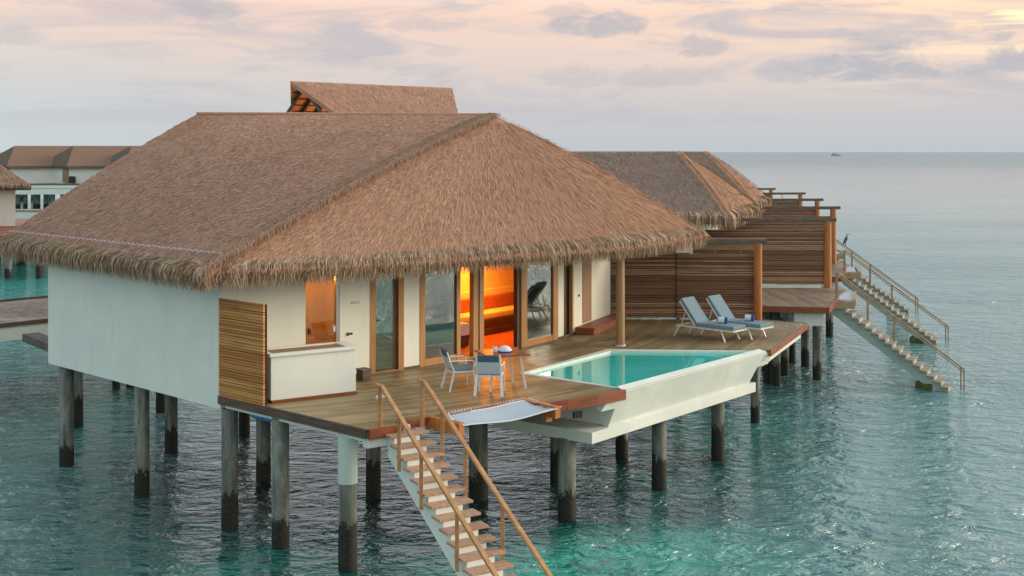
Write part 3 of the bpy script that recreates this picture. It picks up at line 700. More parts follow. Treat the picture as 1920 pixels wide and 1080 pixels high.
    b = MB(); ibox(b, .95, 5.0, 2.7, 2.88, .945, 1.12); b.build('shelf', M['room'], sofa)
    # --- timber column under the right of the eave
    p = at(1163, 648); q = MB(); q.cyl(p, p + Vector((0, 0, 2.6)), .118, .11, 18); q.build('column', M['post_round'], root, smooth=False)
    q = MB(); q.cyl(p, p + Vector((0, 0, .03)), .14, .14, 18); q.build('column_base', M['linen'], root)
    return root
VILLA = main_villa()

def pile(parent, u, v, top, r=.165, m='pile', head=None):
    Y = FPX * CAMZ / (v - 285.0); X = (u - 960) / FPX * Y
    mb = MB(); n = 18; prof = [(r * 1.02, -1.2), (r * 1.03, .3), (r, .7), (r * .99, top)]
    mb.lathe((X, Y, 0), prof, n)
    o = mb.build('pile', M['pile'], parent)
    for p in o.data.polygons: p.use_smooth = len(p.vertices) == 4
    if head:
        h = MB(); h.lathe((X, Y, 0), [(r * 1.06, head), (r * 1.06, top)], n); h.build('pile_head', M['pile_paint'], o)
    return o
for (u, v, r) in ((125, 872, .17), (144, 800, .17), (266, 927, .165), (321, 848, .16), (431, 992, .17), (302, 772, .15), (218, 728, .12), (458, 815, .15), (494, 902, .17)):
    pile(VILLA, u, v, DECK - .26, r)

# ------------------------------------------------------------------ deck
def lvl(lst): return [at(u, v) for u, v in lst]
FL = (690, 806)
front = lvl([FL, (749, 796.5), (741, 792.5), (803, 780.5), (842, 776.5), (985, 748), (1008, 757), (1060, 750), (1115, 741), (1170, 730.5)])
poolring = lvl([(972, 701), (1140, 653), (1436, 656.5)])
rightd = lvl([(1441, 656.5), (1475, 632), (1511, 606.5), (1424, 599.5), (1270, 599), (1146, 599.5)])
def deck():
    root = thing('pool_deck', at(800, 740), 'wooden deck with table and chairs in front of the villa, running round the pool', 'deck')
    us = [1143 - (1143 - 413) * i / 30 for i in range(31)]
    ring = [W1] + front + poolring + rightd + [F(u) + Fn(u) * .0 for u in us]
    mb = MB(); mb.prism([(p.x, p.y) for p in ring], DECK - .05, DECK); mb.build('deck_boards', M['deck'], root)
    def edge(pts, m, h=.20, th=.06, out=.035, zt=.012, name='fascia'):
        b = MB()
        for p, q in zip(pts[:-1], pts[1:]):
            d = (q - p).normalized(); nrm = Vector((d.y, -d.x, 0))
            a, c = p + nrm * out, q + nrm * out
            b.bar((a.x, a.y, DECK + zt - h / 2), (c.x, c.y, DECK + zt - h / 2), th, h)
        return b.build(name, m, root, .006)
    edge([W1 + (front[0] - W1) * .0, front[0]], M['fascia_dark'], .17)
    edge(front[0:2], M['fascia'], .19); edge(front[2:4], M['fascia'], .16); edge(front[4:6], M['fascia'], .12)
    edge(front[5:7], M['fascia'], .17); edge(front[6:], M['fascia'], .21)
    edge(rightd[0:3], M['fascia'], .17); edge(rightd[2:4], M['greybeam'], .12)
    # pale concrete ledge beam below the timber
    b = MB()
    def under(p, q, z0, z1, th=.22, inn=.14):
        d = (q - p).normalized(); nrm = Vector((d.y, -d.x, 0)); a, c = p - nrm * inn, q - nrm * inn
        b.bar((a.x, a.y, (z0 + z1) / 2), (c.x, c.y, (z0 + z1) / 2), th, z1 - z0)
    under(W1 + (front[0] - W1) * .03, front[0], DECK - .24, DECK - .05, .18, .12); b.build('edge_beam', M['concrete'], root); b = MB(); under(front[0], front[1], DECK - .34, DECK - .05, .18, .10); b.build('edge_beam', M['concrete'], root); b = MB()
    under(rightd[0], rightd[2], DECK - .42, DECK - .05, .2, .25)
    b.build('edge_beam', M['concrete'], root)
    # beams that frame the net opening
    for (a, c, name) in (((803, 780), (866, 795), 'net_beam'), ((985, 749), (1046, 764), 'net_beam')):
        q = MB(); p0, p1 = at(*a), at(*c); q.bar((p0.x, p0.y, DECK - .10), (p1.x, p1.y, DECK - .10), .14, .23); q.build(name, M['post'], root, .008)
    q = MB(); p0 = at(1010, 757); q.box((p0.x + .16, p0.y - .12, DECK - .17), (.15, .15, .30), .6); q.build('beam_end', M['post'], root, .008)
    q = MB(); wp = at(1127, 765, -.35); 
    # joists below the boards
    j = MB()
    for k in range(7):
        p0 = W1.lerp(front[0], .12 + .13 * k); d = Vector((.70, .71, 0)); j.bar((p0.x + d.x * .2, p0.y + d.y * .2, DECK - .14), (p0.x + d.x * 3.6, p0.y + d.y * 3.6, DECK - .14), .08, .16)
    j.build('joist', M['greybeam'], root)
    for (u, v, r, hd) in ((526, 1026, .17, None), (652, 1068, .175, 1.62), (700, 932, .165, None), (897, 935, .21, None), (1455, 722, .15, None), (1471, 702, .15, None), (1484, 680, .15, None), (1416, 792, .13, None)):
        pile(root, u, v, DECK - .2, r, head=hd)
    return root
DECKO = deck()

# side slat panel, counter, step, plinth block
def screen_panel(name, p, q, h0, h1, gap, m, parent, sh=.03, th=.03, jitter=.0, tilt=0.0):
    b = MB(); z = h0
    while z < h1 - sh:
        a = Vector((p.x, p.y, DECK + z + sh / 2)); c = Vector((q.x, q.y, DECK + z + sh / 2))
        j = random.uniform(-jitter, jitter); b.bar(a + Vector((0, 0, j)), c + Vector((0, 0, j + random.uniform(-jitter, jitter) * .5)), th, sh)
        z += sh + gap
    return b.build(name, m, parent)
def left_panel():
    d = (front[0] - W1).normalized(); n = Vector((d.y, -d.x, 0)); p = W1 + n * .03 + d * .02; q = p + d * 1.48
    r = thing('slatted_shutter', p, 'golden slatted timber panel at the corner beside the white counter', 'screen')
    screen_panel('slats', p, q, -.0, 2.02, .009, M['slat_gold'], r, .047, .045, .004)
    b = MB(); 
    for k in range(4): c = p.lerp(q, .02 + .32 * k) - n * .045; b.bar((c.x, c.y, DECK), (c.x, c.y, DECK + 2.0), .05, .03)
    b.bar((p.x - n.x * .07, p.y - n.y * .07, DECK + 1.0), (q.x - n.x * .07, q.y - n.y * .07, DECK + 1.0), .01, 1.98)
    b.build('batten', M['wardrobe'], r)
left_panel()
def counter():
    a, c = at(507, 757), at(670, 738)
    d = (c - a).normalized(); n = Vector((-d.y, d.x, 0)); L_ = (c - a).length
    r = thing('counter', a, 'low white rendered counter with a recessed brown top on the deck', 'counter')
    dep = .75; H_ = .98
    def P(x, y): p = a + d * x + n * y; return (p.x, p.y)
    b = MB(); b.prism([P(.02, .03), P(L_ - .02, .03), P(L_ - .02, dep), P(.02, dep)], DECK + .05, DECK + H_ - .06); b.build('body', M['white'], r, .008)
    b = MB(); b.prism([P(.04, .0), P(L_, .0), P(L_, dep), P(.04, dep)], DECK + .003, DECK + .05); b.build('plinth', M['fascia'], r)
    b = MB()
    for x0, x1, y0, y1 in ((-.02, L_ + .02, -.02, .10), (-.02, L_ + .02, dep - .08, dep + .02), (-.02, .08, .10, dep - .08), (L_ - .2, L_ + .02, .10, dep - .08)):
        b.prism([P(x0, y0), P(x1, y0), P(x1, y1), P(x0, y1)], DECK + H_ - .06, DECK + H_)
    b.build('rim', M['white'], r, .006)
    b = MB(); b.prism([P(.081, .101), P(L_ - .201, .101), P(L_ - .201, dep - .081), P(.081, dep - .081)], DECK + H_ - .058, DECK + H_ - .025); b.build('inset_top', M['brownpanel'], r)
counter()
def blocks():
    p = at(682, 712); r = thing('step_block', p, 'small dark timber block on the deck beside the white counter', 'step')
    b = MB(); b.box((p.x, p.y, DECK + .11), (.22, .26, .22), .7); b.build('body', M['fascia_dark'], r, .01)
    b = MB(); b.box((p.x, p.y, DECK + .233), (.25, .29, .024), .7); b.build('top_board', M['greybeam'], r, .004)
    r = thing('timber_step', F(1112), 'wide reddish timber step against the white wall right of the doors', 'step')
    n = Fn(1110); a = F(1078) + n * .03; c = F(1140) + n * .03; w_ = .52
    b = MB(); b.prism([(a.x, a.y), (c.x, c.y), (c.x + n.x * w_, c.y + n.y * w_), (a.x + n.x * w_, a.y + n.y * w_)], DECK + .003, DECK + .16); b.build('body', M['fascia'], r, .006)
    w_ += .03
    b = MB(); b.prism([(a.x, a.y), (c.x, c.y), (c.x + n.x * w_, c.y + n.y * w_), (a.x + n.x * w_, a.y + n.y * w_)], DECK + .161, DECK + .195); b.build('tread_board', M['fascia'], r, .006)
blocks()

# ------------------------------------------------------------------ pool
def pool():
    root = thing('plunge_pool', at(1175, 727), 'turquoise plunge pool in a white concrete tank hung over the sea', 'pool')
    a, b_, c, d = at(1172, 729.5), at(1436, 658), at(1140, 654.5), at(974, 700)      # outer near, outer far, inner far, inner near
    def inset(p, q, k): return p.lerp(q, k)
    od = (b_ - a).normalized(); on = Vector((od.y, -od.x, 0))       # outward over the sea
    cen = (a + b_ + c + d) / 4
    rim = MB(); outer = [a, b_, c, d]
    a2 = a - on * .14 + od * .04; b2 = b_ - on * .16 - od * .22; c2 = c + (cen - c).normalized() * .30; d2 = d + (cen - d).normalized() * .20
    inn = [a2, b2, c2, d2]; z1, z0 = DECK + .006, DECK - .25
    for i in range(4):
        j = (i + 1) % 4; rim.prism([tuple(outer[i])[:2], tuple(outer[j])[:2], tuple(inn[j])[:2], tuple(inn[i])[:2]], DECK - .06 if i == 0 else z0, z1)
    rim.build('coping', M['coping'], root, .008)
    w = MB(); w.add([(p.x, p.y, DECK - .05) for p in inn], [(0, 1, 2, 3)]); w.build('pool_water', M['pool'], root)
    # tank below
    t = MB(); ins = [a - on * .55 + od * .9, b_ - on * .55 - od * .8, c - od * .2, d + od * .3]; t.prism([tuple(p)[:2] for p in ins], DECK - .70, DECK - .10); t.build('tank', M['concrete'], root)
    # outer wall: a thick plate with the stepped ends of the photo
    A3 = a + on * .012; tl = (on * math.cos(R(20)) - Vector((0, 0, 1)) * math.sin(R(20))).normalized()      # the hull leans inwards
    def W(u, v):
        r = Vector(((u - 960) / FPX, 1, -(v - 285) / FPX)); s = (A3 - camo.location).dot(tl) / r.dot(tl)
        return Vector(camo.location) + r * s
    prof = [W(1168, 731), W(1433, 659.5), W(1446, 664), W(1440, 682), W(1420, 688), W(1402, 723), W(1139, 803), W(1153, 766), W(1127, 772), W(1136, 758), W(1168, 750)]
    t = MB(); t.slab(prof, -tl * .16); t.build('outer_wall', M['concrete'], root)
    # ledge slab
    k = A3 - on * .22
    def Wk(u, v):
        r = Vector(((u - 960) / FPX, 1, -(v - 285) / FPX)); s = (k - camo.location).dot(on) / r.dot(on)
        return Vector(camo.location) + r * s
    p0, p1 = Wk(1110, 832), Wk(1417, 735.5); zb = (p0.z + p1.z) / 2; zt = zb + .235
    back = Vector((-.80, .60, 0))
    t = MB(); t.prism([(p0.x, p0.y), (p1.x, p1.y), (p1.x + back.x * 2.6, p1.y + back.y * 2.6), (p0.x + back.x * 2.6, p0.y + back.y * 2.6)], zb, zt); t.build('ledge_slab', M['concrete'], root, .01)
    # end wall of the tank under the deck
    t = MB(); q0 = prof[6] - on * .05 + od * .12; q1 = q0 + back * 2.3; t.bar((q0.x, q0.y, zt + .26), (q1.x, q1.y, zt + .26), .18, .50); t.build('end_wall', M['concrete'], root)
    l = MB(); lp = W(1084, 766); l.box((lp.x, lp.y + .2, DECK - .32), (.20, .06, .13), .5); lo = l.build('bracket', M['black'], root)
    for (u, v, r) in ((1063, 974, .19), (1042, 905, .13), (1166, 857, .16), (1236, 917, .17), (1346, 862, .165)):
        pile(root, u, v, zb + .02, r)
    return root
POOL = pool()

# ------------------------------------------------------------------ net
def net():
    A_, B_, C_, D_ = at(838, 777.5), at(985, 749.5), at(1044, 764), at(866, 795)
    r = thing('lounge_net', A_, 'pale grey lounging net laced into the deck opening over the sea beside the stairs', 'net')
    nx, ny = 26, 14; vs = []
    for j in range(ny + 1):
        for i in range(nx + 1):
            s, t = i / nx, j / ny; p = A_.lerp(B_, s).lerp(D_.lerp(C_, s), t); p.z = DECK - .02 - .06 * math.sin(math.pi * s) * (t ** .8) - .05 * t * math.sin(math.pi * t * .9) + .01 * math.sin(9 * s)
            vs.append(p)
    fs = [(j * (nx + 1) + i, j * (nx + 1) + i + 1, (j + 1) * (nx + 1) + i + 1, (j + 1) * (nx + 1) + i) for j in range(ny) for i in range(nx)]
    o = link_mesh('net_bed', vs, fs, M['net'], r, True); md = o.modifiers.new('thick', 'SOLIDIFY'); md.thickness = .012
    hem = MB(); g = lambda i, j: vs[j * (nx + 1) + i] + Vector((0, 0, .012))
    for i in range(nx):
        hem.bar(g(i, 0), g(i + 1, 0), .09, .014); hem.bar(g(i, ny), g(i + 1, ny), .05, .014)
    for j in range(ny): hem.bar(g(nx, j), g(nx, j + 1), .11, .014); hem.bar(g(0, j), g(0, j + 1), .05, .014)
    hem.build('hem', M['net_hem'], r)
    lace = MB()
    for i in range(0, nx + 1, 1):
        p = g(i, 0); n = (A_ - D_).normalized(); lace.bar(p, p + n * .10 + Vector((0, 0, .02)), .018, .012)
    for j in range(0, ny + 1, 1):
        p = g(nx, j); n = (B_ - A_).normalized(); lace.bar(p, p + n * .12 + Vector((0, 0, .02)), .02, .012)
    lace.build('lacing', M['net_hem'], r)
net()

# ------------------------------------------------------------------ stairs
def stair(name, label, T0, d, n, rise, run, wid, group, rail_h=.78, spine_w=.52, mats=None, posts_l=(), posts_r=(), top_posts=True, side_only=None, thin=False, h0=-.10):
    """T0: centre of the first tread (plan), d: direction of descent"""
    mats = mats or {}
    d = Vector((d[0], d[1], 0)).normalized(); s = Vector((-d.y, d.x, 0))     # s: left of descent ... right in the photo
    root = thing(name, (T0[0], T0[1], DECK + h0), label, 'stairs', group)
    T0 = Vector((T0[0], T0[1], DECK + h0))
    def C(k): return T0 + d * (run * k) - Vector((0, 0, rise * k))
    for k in range(n):
        c = C(k); 
        if c.z < -.1: break
        b = MB(); Mx = Matrix((s, d, Vector((0, 0, 1)))).transposed()
        b.box((c.x, c.y, c.z - .022), (wid, run * 1.12, .045), M=Mx); b.build('tread', mats.get('tread', M['tread']), root, .005)
    # stepped spine
    pr = []; kk = [k for k in range(n) if C(k).z > -.5]
    for k in kk:
        c = C(k) - Vector((0, 0, .046)); pr += [c - d * run * .5, c + d * run * .5]
    last = C(kk[-1]); low = [last - Vector((0, 0, .46)), T0 - d * run * .5 - Vector((0, 0, .42))]
    prof = pr + [last + d * run * .5 - Vector((0, 0, .5))] + low
    off = mats.get('spine_off', 0.0)
    sp = MB(); sp.slab([p + s * (off - spine_w / 2) for p in prof], s * spine_w); so_ = sp.build('spine', mats.get('spine', M['white']), root)
    if mats.get('moss'):
        ms = MB(); c = C(kk[-1] - 3); ms.box((c.x, c.y, .10), (spine_w + .03, run * 2.6, .22), math.atan2(d.y, d.x) + R(90)); ms.build('mossy_foot', M['moss'], so_, .05)
    rm = mats.get('rail', M['rail']); rw = .045 if thin else .075
    kend = (n - 1)
    for sg, pk in ((-1, posts_l), (1, posts_r)):
        if thin and sg < 0: continue
        o = s * (sg * (wid / 2 + .03)); up = Vector((0, 0, rail_h))
        t0 = T0 - d * run * .9 + Vector((0, 0, -h0)) + o
        b = MB(); st = t0 + up + d * run * .35; fl = t0 + up - d * .12
        e = C(kend + (2.2 if thin else 0)) + o + up
        b.bar(fl, st + d * .03, rw, .05); b.bar(st, e, rw, .055)
        if thin: b.bar(st - Vector((0, 0, .10)), e - Vector((0, 0, .10)), .03, .035)
        b.build('handrail', rm, root, .006)
        if top_posts:
            b = MB(); b.bar(t0 + d * .02 - Vector((0, 0, .12)), t0 + d * .02 + up - Vector((0, 0, .02)), .075, .075); b.build('post', rm, root, .006)
        for k in pk:
            c = C(k) + o; b = MB(); b.bar(c - Vector((0, 0, .22)), c + up - Vector((0, 0, .02)), .065, .065); b.build('post', rm, root, .006)
        if thin:
            b = MB(); 
            for q in (.0, .45): b.bar(C(kend + 2.1 - q) + o + Vector((0, 0, -.35)), C(kend + 2.1 - q) + o + up, .035, .035)
            b.build('foot_post', M['steel_rail'], root)
    return root, C, s, d
sdir = (.53, -.848)
p2 = at(775, 831, -.26); d_ = Vector((*sdir, 0)).normalized()
T0 = p2 - d_ * .264
stair('sea_stairs', 'nearest timber stairs with two orange handrails descending from the villa deck into the sea', (T0.x, T0.y), sdir, 17, .144, .264, .80, 'stairs from villa decks down into the sea', posts_l=(2.1, 5.3, 10), posts_r=(2.1, 5.3, 10), rail_h=.74, mats={'spine_off': -.06}, h0=-.116)
def shower():
    p = at(714, 797); r = thing('foot_shower', p, 'white foot shower tap with hanging hose beside the left stair rail', 'shower')
    b = MB(); b.tube([p + Vector((0, 0, .03)), p + Vector((-.02, 0, .25)), p + Vector((0, 0, .5))], .014); b.build('hose', M['white_metal'], r)
    b = MB(); b.cyl(p + Vector((-.06, -.02, .5)), p + Vector((.07, .02, .52)), .028, n=10); b.cyl(p + Vector((-.085, -.02, .5)), p + Vector((-.06, -.02, .5)), .045, n=12); b.build('tap', M['white_metal'], r)
    p = at(763, 800, -.02); r = thing('step_light', p, 'small white boxed lamp fixed on the deck edge by the stairs', 'lamp')
    b = MB(); b.box((p.x, p.y, DECK - .06), (.10, .10, .16), .5); b.build('housing', M['white_metal'], r, .012)
    b = MB(); b.cyl((p.x + .03, p.y - .05, DECK - .05), (p.x + .04, p.y - .062, DECK - .05), .035, n=12); b.build('lens', M['steel'], r)
shower()
def pipes():
    r = thing('blue_pipe', at(505, 775, -.3), 'bright blue plastic drain pipes under the deck edge', 'pipe')
    a = at(480, 776, -.36) - Vector((.05, .25, 0)); q = at(541, 788, -.36) - Vector((.05, .25, 0)); b = MB()
    b.tube([a + Vector((0, .12, .12)), a + Vector((0, .12, 0)), a.lerp(q, .35) + Vector((0, .12, -.02)), q + Vector((0, .12, -.02))], .045, 10); b.build('main_pipe', M['blue_pipe'], r, smooth=False)
    b = MB(); c = a.lerp(q, .35) + Vector((0, .10, 0)); b.tube([c + Vector((0, 0, .2)), c + Vector((0, 0, -.02))], .05, 10); c = a + Vector((.05, .1, 0)); b.tube([c + Vector((0, 0, .2)), c + Vector((0, 0, -.02))], .05, 10); b.build('riser_pipe', M['blue_pipe'], r)
pipes()

# ------------------------------------------------------------------ dining set
def chair():
    """faces +Y, origin on the floor at its middle"""
    root = thing('dining_chair', (0, 0, 0), 'white armchair with slate headpad, back to the camera, at the deck table', 'chair', 'chairs at the deck table')
    for sx in (-1, 1):
        b = MB(); b.bar((sx * .25, .22, .42), (sx * .27, .27, 0), .032, .028, (0, 1, 0)); b.build('leg', M['white_metal'], root, .004)
        b = MB(); b.bar((sx * .25, -.20, .44), (sx * .28, -.32, 0), .055, .03, (0, 1, 0)); b.build('leg', M['white_metal'], root, .004)
        b = MB(); b.tube([(sx * .25, .22, .42), (sx * .275, .23, .60), (sx * .28, .18, .635), (sx * .28, -.2, .64), (sx * .265, -.33, .63)], .015, 6); b.build('armrest', M['white_metal'], root)
    b = MB()
    for sx in (-1, 1): b.bar((sx * .245, .24, .40), (sx * .245, -.22, .40), .03, .03); b.tube([(sx * .245, -.20, .40), (sx * .25, -.29, .62), (sx * .245, -.36, .83)], .016, 6)
    b.bar((-.245, .24, .40), (.245, .24, .40), .03, .03); b.bar((-.245, -.22, .40), (.245, -.22, .40), .03, .03); b.build('frame', M['white_metal'], root)
    b = MB(); b.box((0, .02, .445), (.46, .46, .055)); b.build('seat', M['cushion'], root, .015)
    Mx = Matrix.Rotation(R(-17), 3, 'X') if False else Matrix.Rotation(R(20), 3, 'X')
    b = MB(); b.box((0, -.29, .64), (.46, .012, .40), M=Mx); b.build('backrest', M['cushion_pale'], root, .003)
    b = MB(); b.box((0, -.325, .78), (.44, .05, .15), M=Mx); b.build('headpad', M['cushion_dark'], root, .015)
    return root
def turn_facing(o, d): o.rotation_euler.z = math.atan2(-d[0], d[1])
ch = chair()
tc_ = at(941, 726)
ch.location = at(919, 738); turn_facing(ch, (.10, 1))
c2_ = copy_tree(ch); c2_.location = at(862, 729); turn_facing(c2_, (.93, .36)); c2_['label'] = 'white armchair with blue seat pad, turned sideways at the left of the deck table'
def table():
    r = thing('dining_table', tc_, 'square red brown table on white splayed legs on the deck', 'table')
    rz = R(22); Mz = Matrix.Rotation(rz, 3, 'Z'); c = tc_
    b = MB(); b.box((c.x, c.y, DECK + .735), (.92, .92, .03), rz); b.build('tabletop', M['table'], r, .006)
    for sx in (-1, 1):
        for sy in (-1, 1):
            p = Mz @ Vector((sx * .30, sy * .30, 0)); q = Mz @ Vector((sx * .40, sy * .36, 0))
            b = MB(); b.bar((c.x + p.x, c.y + p.y, DECK + .70), (c.x + q.x, c.y + q.y, DECK), .05, .03, (0, 1, 0)); b.build('leg', M['white_metal'], r, .004)
    b = MB()
    for sy in (-1, 1):
        p, q = Mz @ Vector((-.34, sy * .32, 0)), Mz @ Vector((.34, sy * .32, 0)); b.bar((c.x + p.x, c.y + p.y, DECK + .705), (c.x + q.x, c.y + q.y, DECK + .705), .04, .028)
    b.build('apron', M['white_metal'], r)
    top = DECK + .752
    p = c + Vector((-.19, -.05, 0)); r = thing('folded_napkin', (p.x, p.y, top), 'folded white napkin standing on the deck table', 'napkin')
    b = MB()
    for k in range(4):
        a = -.6 + k * .45; t_ = Vector((math.cos(a), math.sin(a), 0)) * .10; b.slab([(p.x, p.y, top), (p.x + t_.x, p.y + t_.y, top + .005), (p.x + t_.x * 1.1, p.y + t_.y * 1.1, top + .05 + .02 * k), (p.x, p.y, top + .14 - .02 * k)], (.006, .012, 0))
    b.build('cloth', M['linen'], r)
    p = c + Vector((.06, .05, 0)); r = thing('serving_bowl', (p.x, p.y, top), 'upturned white bowl with dark blue edge on the deck table', 'bowl')
    b = MB(); b.lathe((p.x, p.y, top), [(.15, .0), (.155, .02), (.14, .06), (.10, .10), (.05, .12), (.0, .123)], 22); o = b.build('shell', M['linen'], r, smooth=True)
    b = MB(); b.lathe((p.x, p.y, top), [(.165, .0), (.17, .008), (.165, .02), (.158, .022)], 22); b.build('rim', M['navy'], r)
table()

# ------------------------------------------------------------------ loungers
def lounger():
    """feet towards +Y"""
    root = thing('sun_lounger', (0, 0, 0), 'sun lounger with blue grey cushion, nearer the pool, a rolled towel on its foot end', 'lounger', 'sun loungers on the deck')
    b = MB()
    for sx in (-1, 1): b.bar((sx * .33, -.80, .30), (sx * .33, .98, .30), .03, .035)
    b.bar((-.33, -.80, .30), (.33, -.80, .30), .03, .035); b.bar((-.33, .98, .30), (.33, .98, .30), .03, .035)
    for k in range(9): b.bar((-.33, -.6 + k * .18, .30), (.33, -.6 + k * .18, .30), .05, .012)
    b.build('frame', M['white_metal'], root)
    for sx in (-1, 1):
        for y, dy in ((-.70, -.16), (.60, .14)):
            b = MB(); b.bar((sx * .33, y, .30), (sx * .36, y + dy, 0), .035, .03, (0, 1, 0)); b.build('leg', M['white_metal'], root, .004)
    bt = Vector((0, -.22, .33)); ang = R(52); dv = Vector((0, -math.cos(ang), math.sin(ang))); nv = Vector((0, math.sin(ang), math.cos(ang)))
    b = MB()
    for sx in (-1, 1): b.bar(bt + Vector((sx * .31, 0, 0)), bt + Vector((sx * .31, 0, 0)) + dv * .80, .025, .025)
    b.bar(bt + dv * .8 + Vector((-.31, 0, 0)), bt + dv * .8 + Vector((.31, 0, 0)), .025, .025)
    for sx in (-1, 1): b.bar(bt + dv * .5 + Vector((sx * .28, 0, 0)), (sx * .28, -.68, .30), .02, .02)
    b.build('back_frame', M['white_metal'], root)
    Mx = Matrix((Vector((1, 0, 0)), nv.cross(Vector((1, 0, 0))), nv)).transposed()
    b = MB(); b.box(bt + dv * .42 + nv * .055, (.60, .84, .085), M=Mx); b.build('back_cushion', M['cushion'], root, .025)
    b = MB(); b.box((0, .37, .375), (.62, 1.19, .10)); b.build('seat_cushion', M['cushion'], root, .025)
    return root
lg = lounger(); lg.location = Vector((5.28, 31.55, DECK)); turn_facing(lg, (.74, -.67))
lg2 = copy_tree(lg); lg2.location = lg.location + Vector((.80, .45, 0)); lg2['label'] = 'sun lounger with blue grey cushion beside the orange post, farther from the pool'
for o, txt in ((lg, 'navy and white rolled towel on the lounger nearer the pool'), (lg2, 'navy and white rolled towel on the lounger beside the orange post')):
    Mz = Matrix.Rotation(o.rotation_euler.z, 3, 'Z'); c = o.location + Mz @ Vector((-.06, .40, .425 + .085)); ax = Mz @ Vector((-.35, .94, 0)); ax.normalize()
    r = thing('rolled_towel', c - Vector((0, 0, .085)), txt, 'towel', 'rolled towels on the loungers')
    b = MB(); b.cyl(c - ax * .10, c + ax * .07, .085, n=20); b.build('roll', M['linen'], r)
    b = MB(); b.cyl(c + ax * .07, c + ax * .125, .088, n=20); b.cyl(c + ax * .125, c + ax * .135, .06, n=16); b.build('towel_end', M['navy'], r)

# ------------------------------------------------------------------ screens at the right of the deck
def screen(name, label, p, q, h0, h1, post_h=None, beam=None, panel=None):
    r = thing(name, q, label, 'screen', 'slatted privacy screens between the villas')
    d = (q - p).normalized(); n = Vector((d.y, -d.x, 0))
    screen_panel('slats', p, q, h0, h1, .017, M['slat'], r, .050, .03, .006)
    b = MB(); k = 0; L_ = (q - p).length
    m = max(2, int(L_ / .75))
    for i in range(m + 1):
        c = p.lerp(q, i / m) - n * .03; b.bar((c.x, c.y, DECK + h0 - .03), (c.x, c.y, DECK + h1), .035, .03)
    c0, c1 = p - n * .06, q - n * .06; b.bar((c0.x, c0.y, DECK + (h0 + h1) / 2), (c1.x, c1.y, DECK + (h0 + h1) / 2), .008, h1 - h0)
    b.build('stud', M['fascia_dark'], r)
    return r, d, n
def deck_screens():
    a = at(1144, 600.5) + Vector((.05, .25, 0)); m_ = at(1270, 600) + Vector((0, .25, 0)); q = at(1414, 601) + Vector((0, .1, 0))
    r, d, n = screen('slatted_screen', 'dark slatted timber screen in the shade under the big roof, right of the column', a, m_ - Vector((.01, 0, 0)), .04, 2.45)
    b = MB(); b.bar((a.x, a.y - .05, DECK + .02), (m_.x, m_.y - .05, DECK + .02), .04, .04); b.build('base_rail', M['concrete'], r)
    r, d, n = screen('slatted_screen', 'sunlit brown slatted screen directly behind the two loungers', m_ + Vector((.01, -.06, 0)), q, .04, 1.98)
    p = at(1421, 602); b = MB(); b.cyl(p, p + Vector((0, 0, 2.30)), .125, .12, 18); b.build('post', M['post'], r)
    b = MB(); e0 = atY(1296, 452, p.y + .12); e1 = atY(1437, 456, p.y - .02); zz = DECK + 2.365; b.bar((e0.x - .8, e0.y, zz), (e1.x, e1.y, zz), .16, .13); b.build('top_beam', M['greybeam'], r, .006)
    b = MB(); c = at(1296, 600); b.box((c.x, c.y + .02, DECK + 2.14), (.09, .09, .32)); b.build('bracket_post', M['white'], r)
    for u in (1341, 1390): c = at(u, 600); b = MB(); b.bar((c.x, c.y + .05, DECK + 2.0), (c.x, c.y + .05, DECK + 2.3), .025, .025); b.build('hanger', M['steel_rail'], r)
deck_screens()

